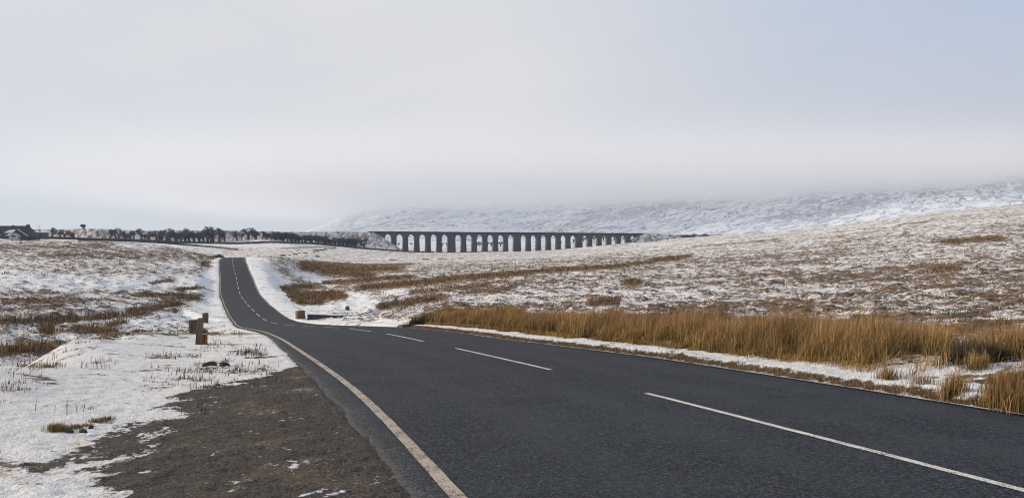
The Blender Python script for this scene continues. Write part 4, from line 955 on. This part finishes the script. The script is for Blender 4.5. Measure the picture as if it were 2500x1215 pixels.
blades('bent_rushes', x[k] + rng.normal(0, .1, nb_), y[k] + rng.normal(0, .1, nb_), z[k] + hh[k] * rng.uniform(0, .7, nb_), rng.uniform(.12, .38, nb_), .008, rng.uniform(1.0, 2.2, nb_), M_rush)
# separate clumps nearer the camera on the right
X, Yy, Hh = [], [], []
for px, py, n, rad_, h in [(2445, 968, 900, .20, .30), (2490, 972, 1700, .26, .36), (2540, 975, 1500, .3, .38), (2325, 958, 420, .14, .26), (2165, 925, 260, .14, .2), (2380, 900, 300, .2, .25), (2400, 845, 300, .35, .3), (2490, 840, 300, .4, .3), (2250, 935, 160, .2, .16), (2300, 890, 160, .3, .2), (135, 1052, 420, .09, .10), (158, 1050, 160, .06, .06), (186, 1044, 160, .07, .05), (238, 1030, 240, .10, .05), (262, 1024, 160, .08, .05), (212, 1040, 140, .06, .04), (500, 700, 10, .1, .1)]:
    cx_, cy_, cz_ = at_px(px, py); a = rng.normal(0, rad_ * .55, (n, 2)); X.append(cx_ + a[:, 0]); Yy.append(cy_ + a[:, 1]); Hh.append(h * rng.uniform(.5, 1.25, n))
X = np.concatenate(X); Yy = np.concatenate(Yy); Hh = np.concatenate(Hh)
blades('rush_clumps', X, Yy, height(X, Yy), Hh, .007, np.clip(rng.normal(.35, .25, len(X)), 0, 1), M_rush)
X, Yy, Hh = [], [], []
for px, py, n, rad_, h in [(2375, 884, 900, .20, .30), (2420, 882, 500, .16, .26), (1012, 792, 500, .35, .4), (1030, 790, 500, .35, .5)]:  # first two clumps stand in for a hollow, its darkness put into blade colour
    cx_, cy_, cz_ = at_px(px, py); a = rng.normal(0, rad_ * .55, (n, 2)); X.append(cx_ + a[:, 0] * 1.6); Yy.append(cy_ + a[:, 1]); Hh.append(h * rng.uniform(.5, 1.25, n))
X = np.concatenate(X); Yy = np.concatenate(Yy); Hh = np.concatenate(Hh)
blades('rush_and_hollow_clumps', X, Yy, height(X, Yy), Hh, .012, np.clip(rng.normal(.3, .25, len(X)), 0, 1), blade_mat('dark_rush_and_hollow', (.025, .02, .014), (.045, .035, .024), (.10, .075, .045)))
# tussocks over the moor: sampled evenly over the view, accepted where the vegetation cover is
def veg_at(x, y):
    a = np.clip(np.searchsorted(az, np.arctan2(x, y)) , 0, na - 1); r_ = np.clip(np.searchsorted(rad, np.hypot(x, y)), 0, nr - 1)
    k = r_ * na + a; return veg[k], roff[k], loff[k], dirt[k]
def scatter(n, r0, r1, a0=-.66, a1=.66, pw=1.0):
    a = rng.uniform(a0, a1, n); r_ = r0 * (r1 / r0) ** (rng.random(n) ** pw); return r_ * np.sin(a), r_ * np.cos(a)
x, y = scatter(120000, 11, 420, pw=.8); v_, ro_, lo_, di_ = veg_at(x, y); r_ = np.hypot(x, y)
ok = (rng.random(len(x)) < np.clip((v_ - .20) * 1.0, 0, 1) * (.35 + 1.2 * (fbm(x / 1.2, y / 1.2, 3, 301) > .5))) & ((ro_ > .5) | (lo_ > .6)) & ~((ro_ < .3) & (lo_ < .3))
x, y, v_, r_ = x[ok], y[ok], v_[ok], r_[ok]
nb = 8; sz = np.clip(.05 + .20 * rng.random(len(x)) ** 2.2 + .20 * np.clip(v_ - .7, 0, .4), .05, .4) * (.8 + .9 * sstep(50, 200, r_))
bx = np.repeat(x, nb) + rng.normal(0, 1, len(x) * nb) * np.repeat(sz * 1.1, nb); by = np.repeat(y, nb) + rng.normal(0, 1, len(x) * nb) * np.repeat(sz * .8, nb)
hb = np.repeat(sz, nb) * rng.uniform(.5, 1.3, len(bx)); rr = np.hypot(bx, by); left = bx < -.38 * by - 1
bz = height(bx, by)
wv = np.clip(rr * .00055, .008, .12) * 1.2
dk = np.repeat(fbm(x / 2.6, y / 2.6, 3, 333) > .6, nb)
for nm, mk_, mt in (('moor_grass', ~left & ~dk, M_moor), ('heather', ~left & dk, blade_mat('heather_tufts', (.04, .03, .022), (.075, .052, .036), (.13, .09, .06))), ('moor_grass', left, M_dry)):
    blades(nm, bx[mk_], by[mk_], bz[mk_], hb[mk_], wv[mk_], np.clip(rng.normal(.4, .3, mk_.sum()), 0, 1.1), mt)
# thick rush beds in the hollows
x, y = scatter(150000, 30, 300, pw=.9); v_, ro_, lo_, di_ = veg_at(x, y); r_ = np.hypot(x, y)
ok = (rng.random(len(x)) < sstep(.72, .95, v_)) & (r_ > 32) & ((ro_ > 1.2) | (lo_ > 3)) & ~((ro_ < 1) & (lo_ < 1))
x, y, r_ = x[ok], y[ok], r_[ok]
x = np.repeat(x, 3) + rng.normal(0, .2, len(x) * 3); y = np.repeat(y, 3) + rng.normal(0, .3, len(y) * 3); r_ = np.hypot(x, y)
blades('rush_beds', x, y, height(x, y), rng.uniform(.2, .6, len(x)), np.clip(r_ * .0008, .02, .2), np.clip(rng.normal(.25, .2, len(x)), 0, 1), M_dry)
# thin dead stalks and grass tips through the left verge snow
x, y = scatter(26000, 4.5, 48, -.62, -.12); v_, ro_, lo_, di_ = veg_at(x, y)
ok = (lo_ > .1) & (di_ < .4) & (rng.random(len(x)) < .01 + v_ * .18); x, y = x[ok], y[ok]
blades('verge_grass', x, y, height(x, y), rng.uniform(.012, .045, len(x)) * (1 + 1.5 * (rng.random(len(x)) < .05)), .004 + .0002 * np.hypot(x, y), np.clip(rng.normal(.8, .4, len(x)), 0, 1.6), M_dry)
# turf fringe on the right edge of the road
n = 11000; s_ = rng.uniform(5, 42, n) ; o_ = rng.uniform(.04, .20, n); x, y, _ = road_pt(s_, np.interp(s_, WR[:, 0], WR[:, 1]) + o_)
blades('turf_edge', x, y, height(x, y), rng.uniform(.03, .09, n), .004 + .0003 * s_, np.clip(rng.normal(.7, .4, n), 0, 1.4), M_dry)
n = 16000; s_ = rng.uniform(11, 42, n); o_ = .75 + rng.gamma(2., .22, n); x, y, _ = road_pt(s_, np.interp(s_, WR[:, 0], WR[:, 1]) + o_)
k_ = fbm(x / .8, y / .8, 2, 401) > .42; x, y = x[k_], y[k_]
blades('flattened_grass', x, y, height(x, y), rng.uniform(.08, .22, len(x)), .005 + .0002 * y, np.clip(rng.normal(1.1, .4, len(x)), .3, 1.7), blade_mat('yellowed_grass', (.22, .14, .035), (.32, .20, .06), (.34, .22, .08)))

# ------------------------------------------------------------------ air: valley haze and the low cloud on the fell
def volume_box(name, x0, x1, y0, y1, z0, z1): return MB().box(x0, x1, y0, y1, z0, z1).build(name, None)
hz = volume_box('haze', -5800, 5800, -5800, 5800, float(gz.min()) - 1, float(gz.max()) + 15); tag(hz, kind='stuff')
m = bpy.data.materials.new('haze_air'); m.use_nodes = True; t = m.node_tree; t.nodes.clear()
o = t.nodes.new('ShaderNodeOutputMaterial'); v = t.nodes.new('ShaderNodeVolumePrincipled')
v.inputs['Color'].default_value = (.58, .70, .84, 1); v.inputs['Density'].default_value = 5e-5; v.inputs['Anisotropy'].default_value = .2
t.links.new(v.outputs[0], o.inputs['Volume']); hz.data.materials.append(m)

cb_ = volume_box('low_cloud', -2600, 5600, 2050, 5700, 120, 520); tag(cb_, kind='stuff')
m = bpy.data.materials.new('hill_cloud'); m.use_nodes = True; t = m.node_tree; t.nodes.clear()
o = t.nodes.new('ShaderNodeOutputMaterial'); v = t.nodes.new('ShaderNodeVolumePrincipled'); p = geo_pos(t)
sp = t.nodes.new('ShaderNodeSeparateXYZ'); t.links.new(p, sp.inputs[0])
wav = math_n(t, 'MULTIPLY_ADD', noise_n(t, map_n(t, p, (1 / 700, 1 / 700, 1 / 200)), 1.0, 3, .6), 60, -30)
zc_ = math_n(t, 'ADD', sp.outputs[2], wav)
dn = math_n(t, 'MULTIPLY', sm_n(t, zc_, 160, 250), math_n(t, 'SUBTRACT', 1.0, sm_n(t, sp.outputs[2], 210, 500)))
dn = math_n(t, 'MULTIPLY', dn, math_n(t, 'MULTIPLY', sm_n(t, sp.outputs[0], -2400, -700), sm_n(t, sp.outputs[1], 2080, 2700)))
t.links.new(math_n(t, 'MULTIPLY', dn, 2.4e-3), v.inputs['Density']); v.inputs['Color'].default_value = (.90, .91, .925, 1)
t.links.new(v.outputs[0], o.inputs['Volume']); cb_.data.materials.append(m)
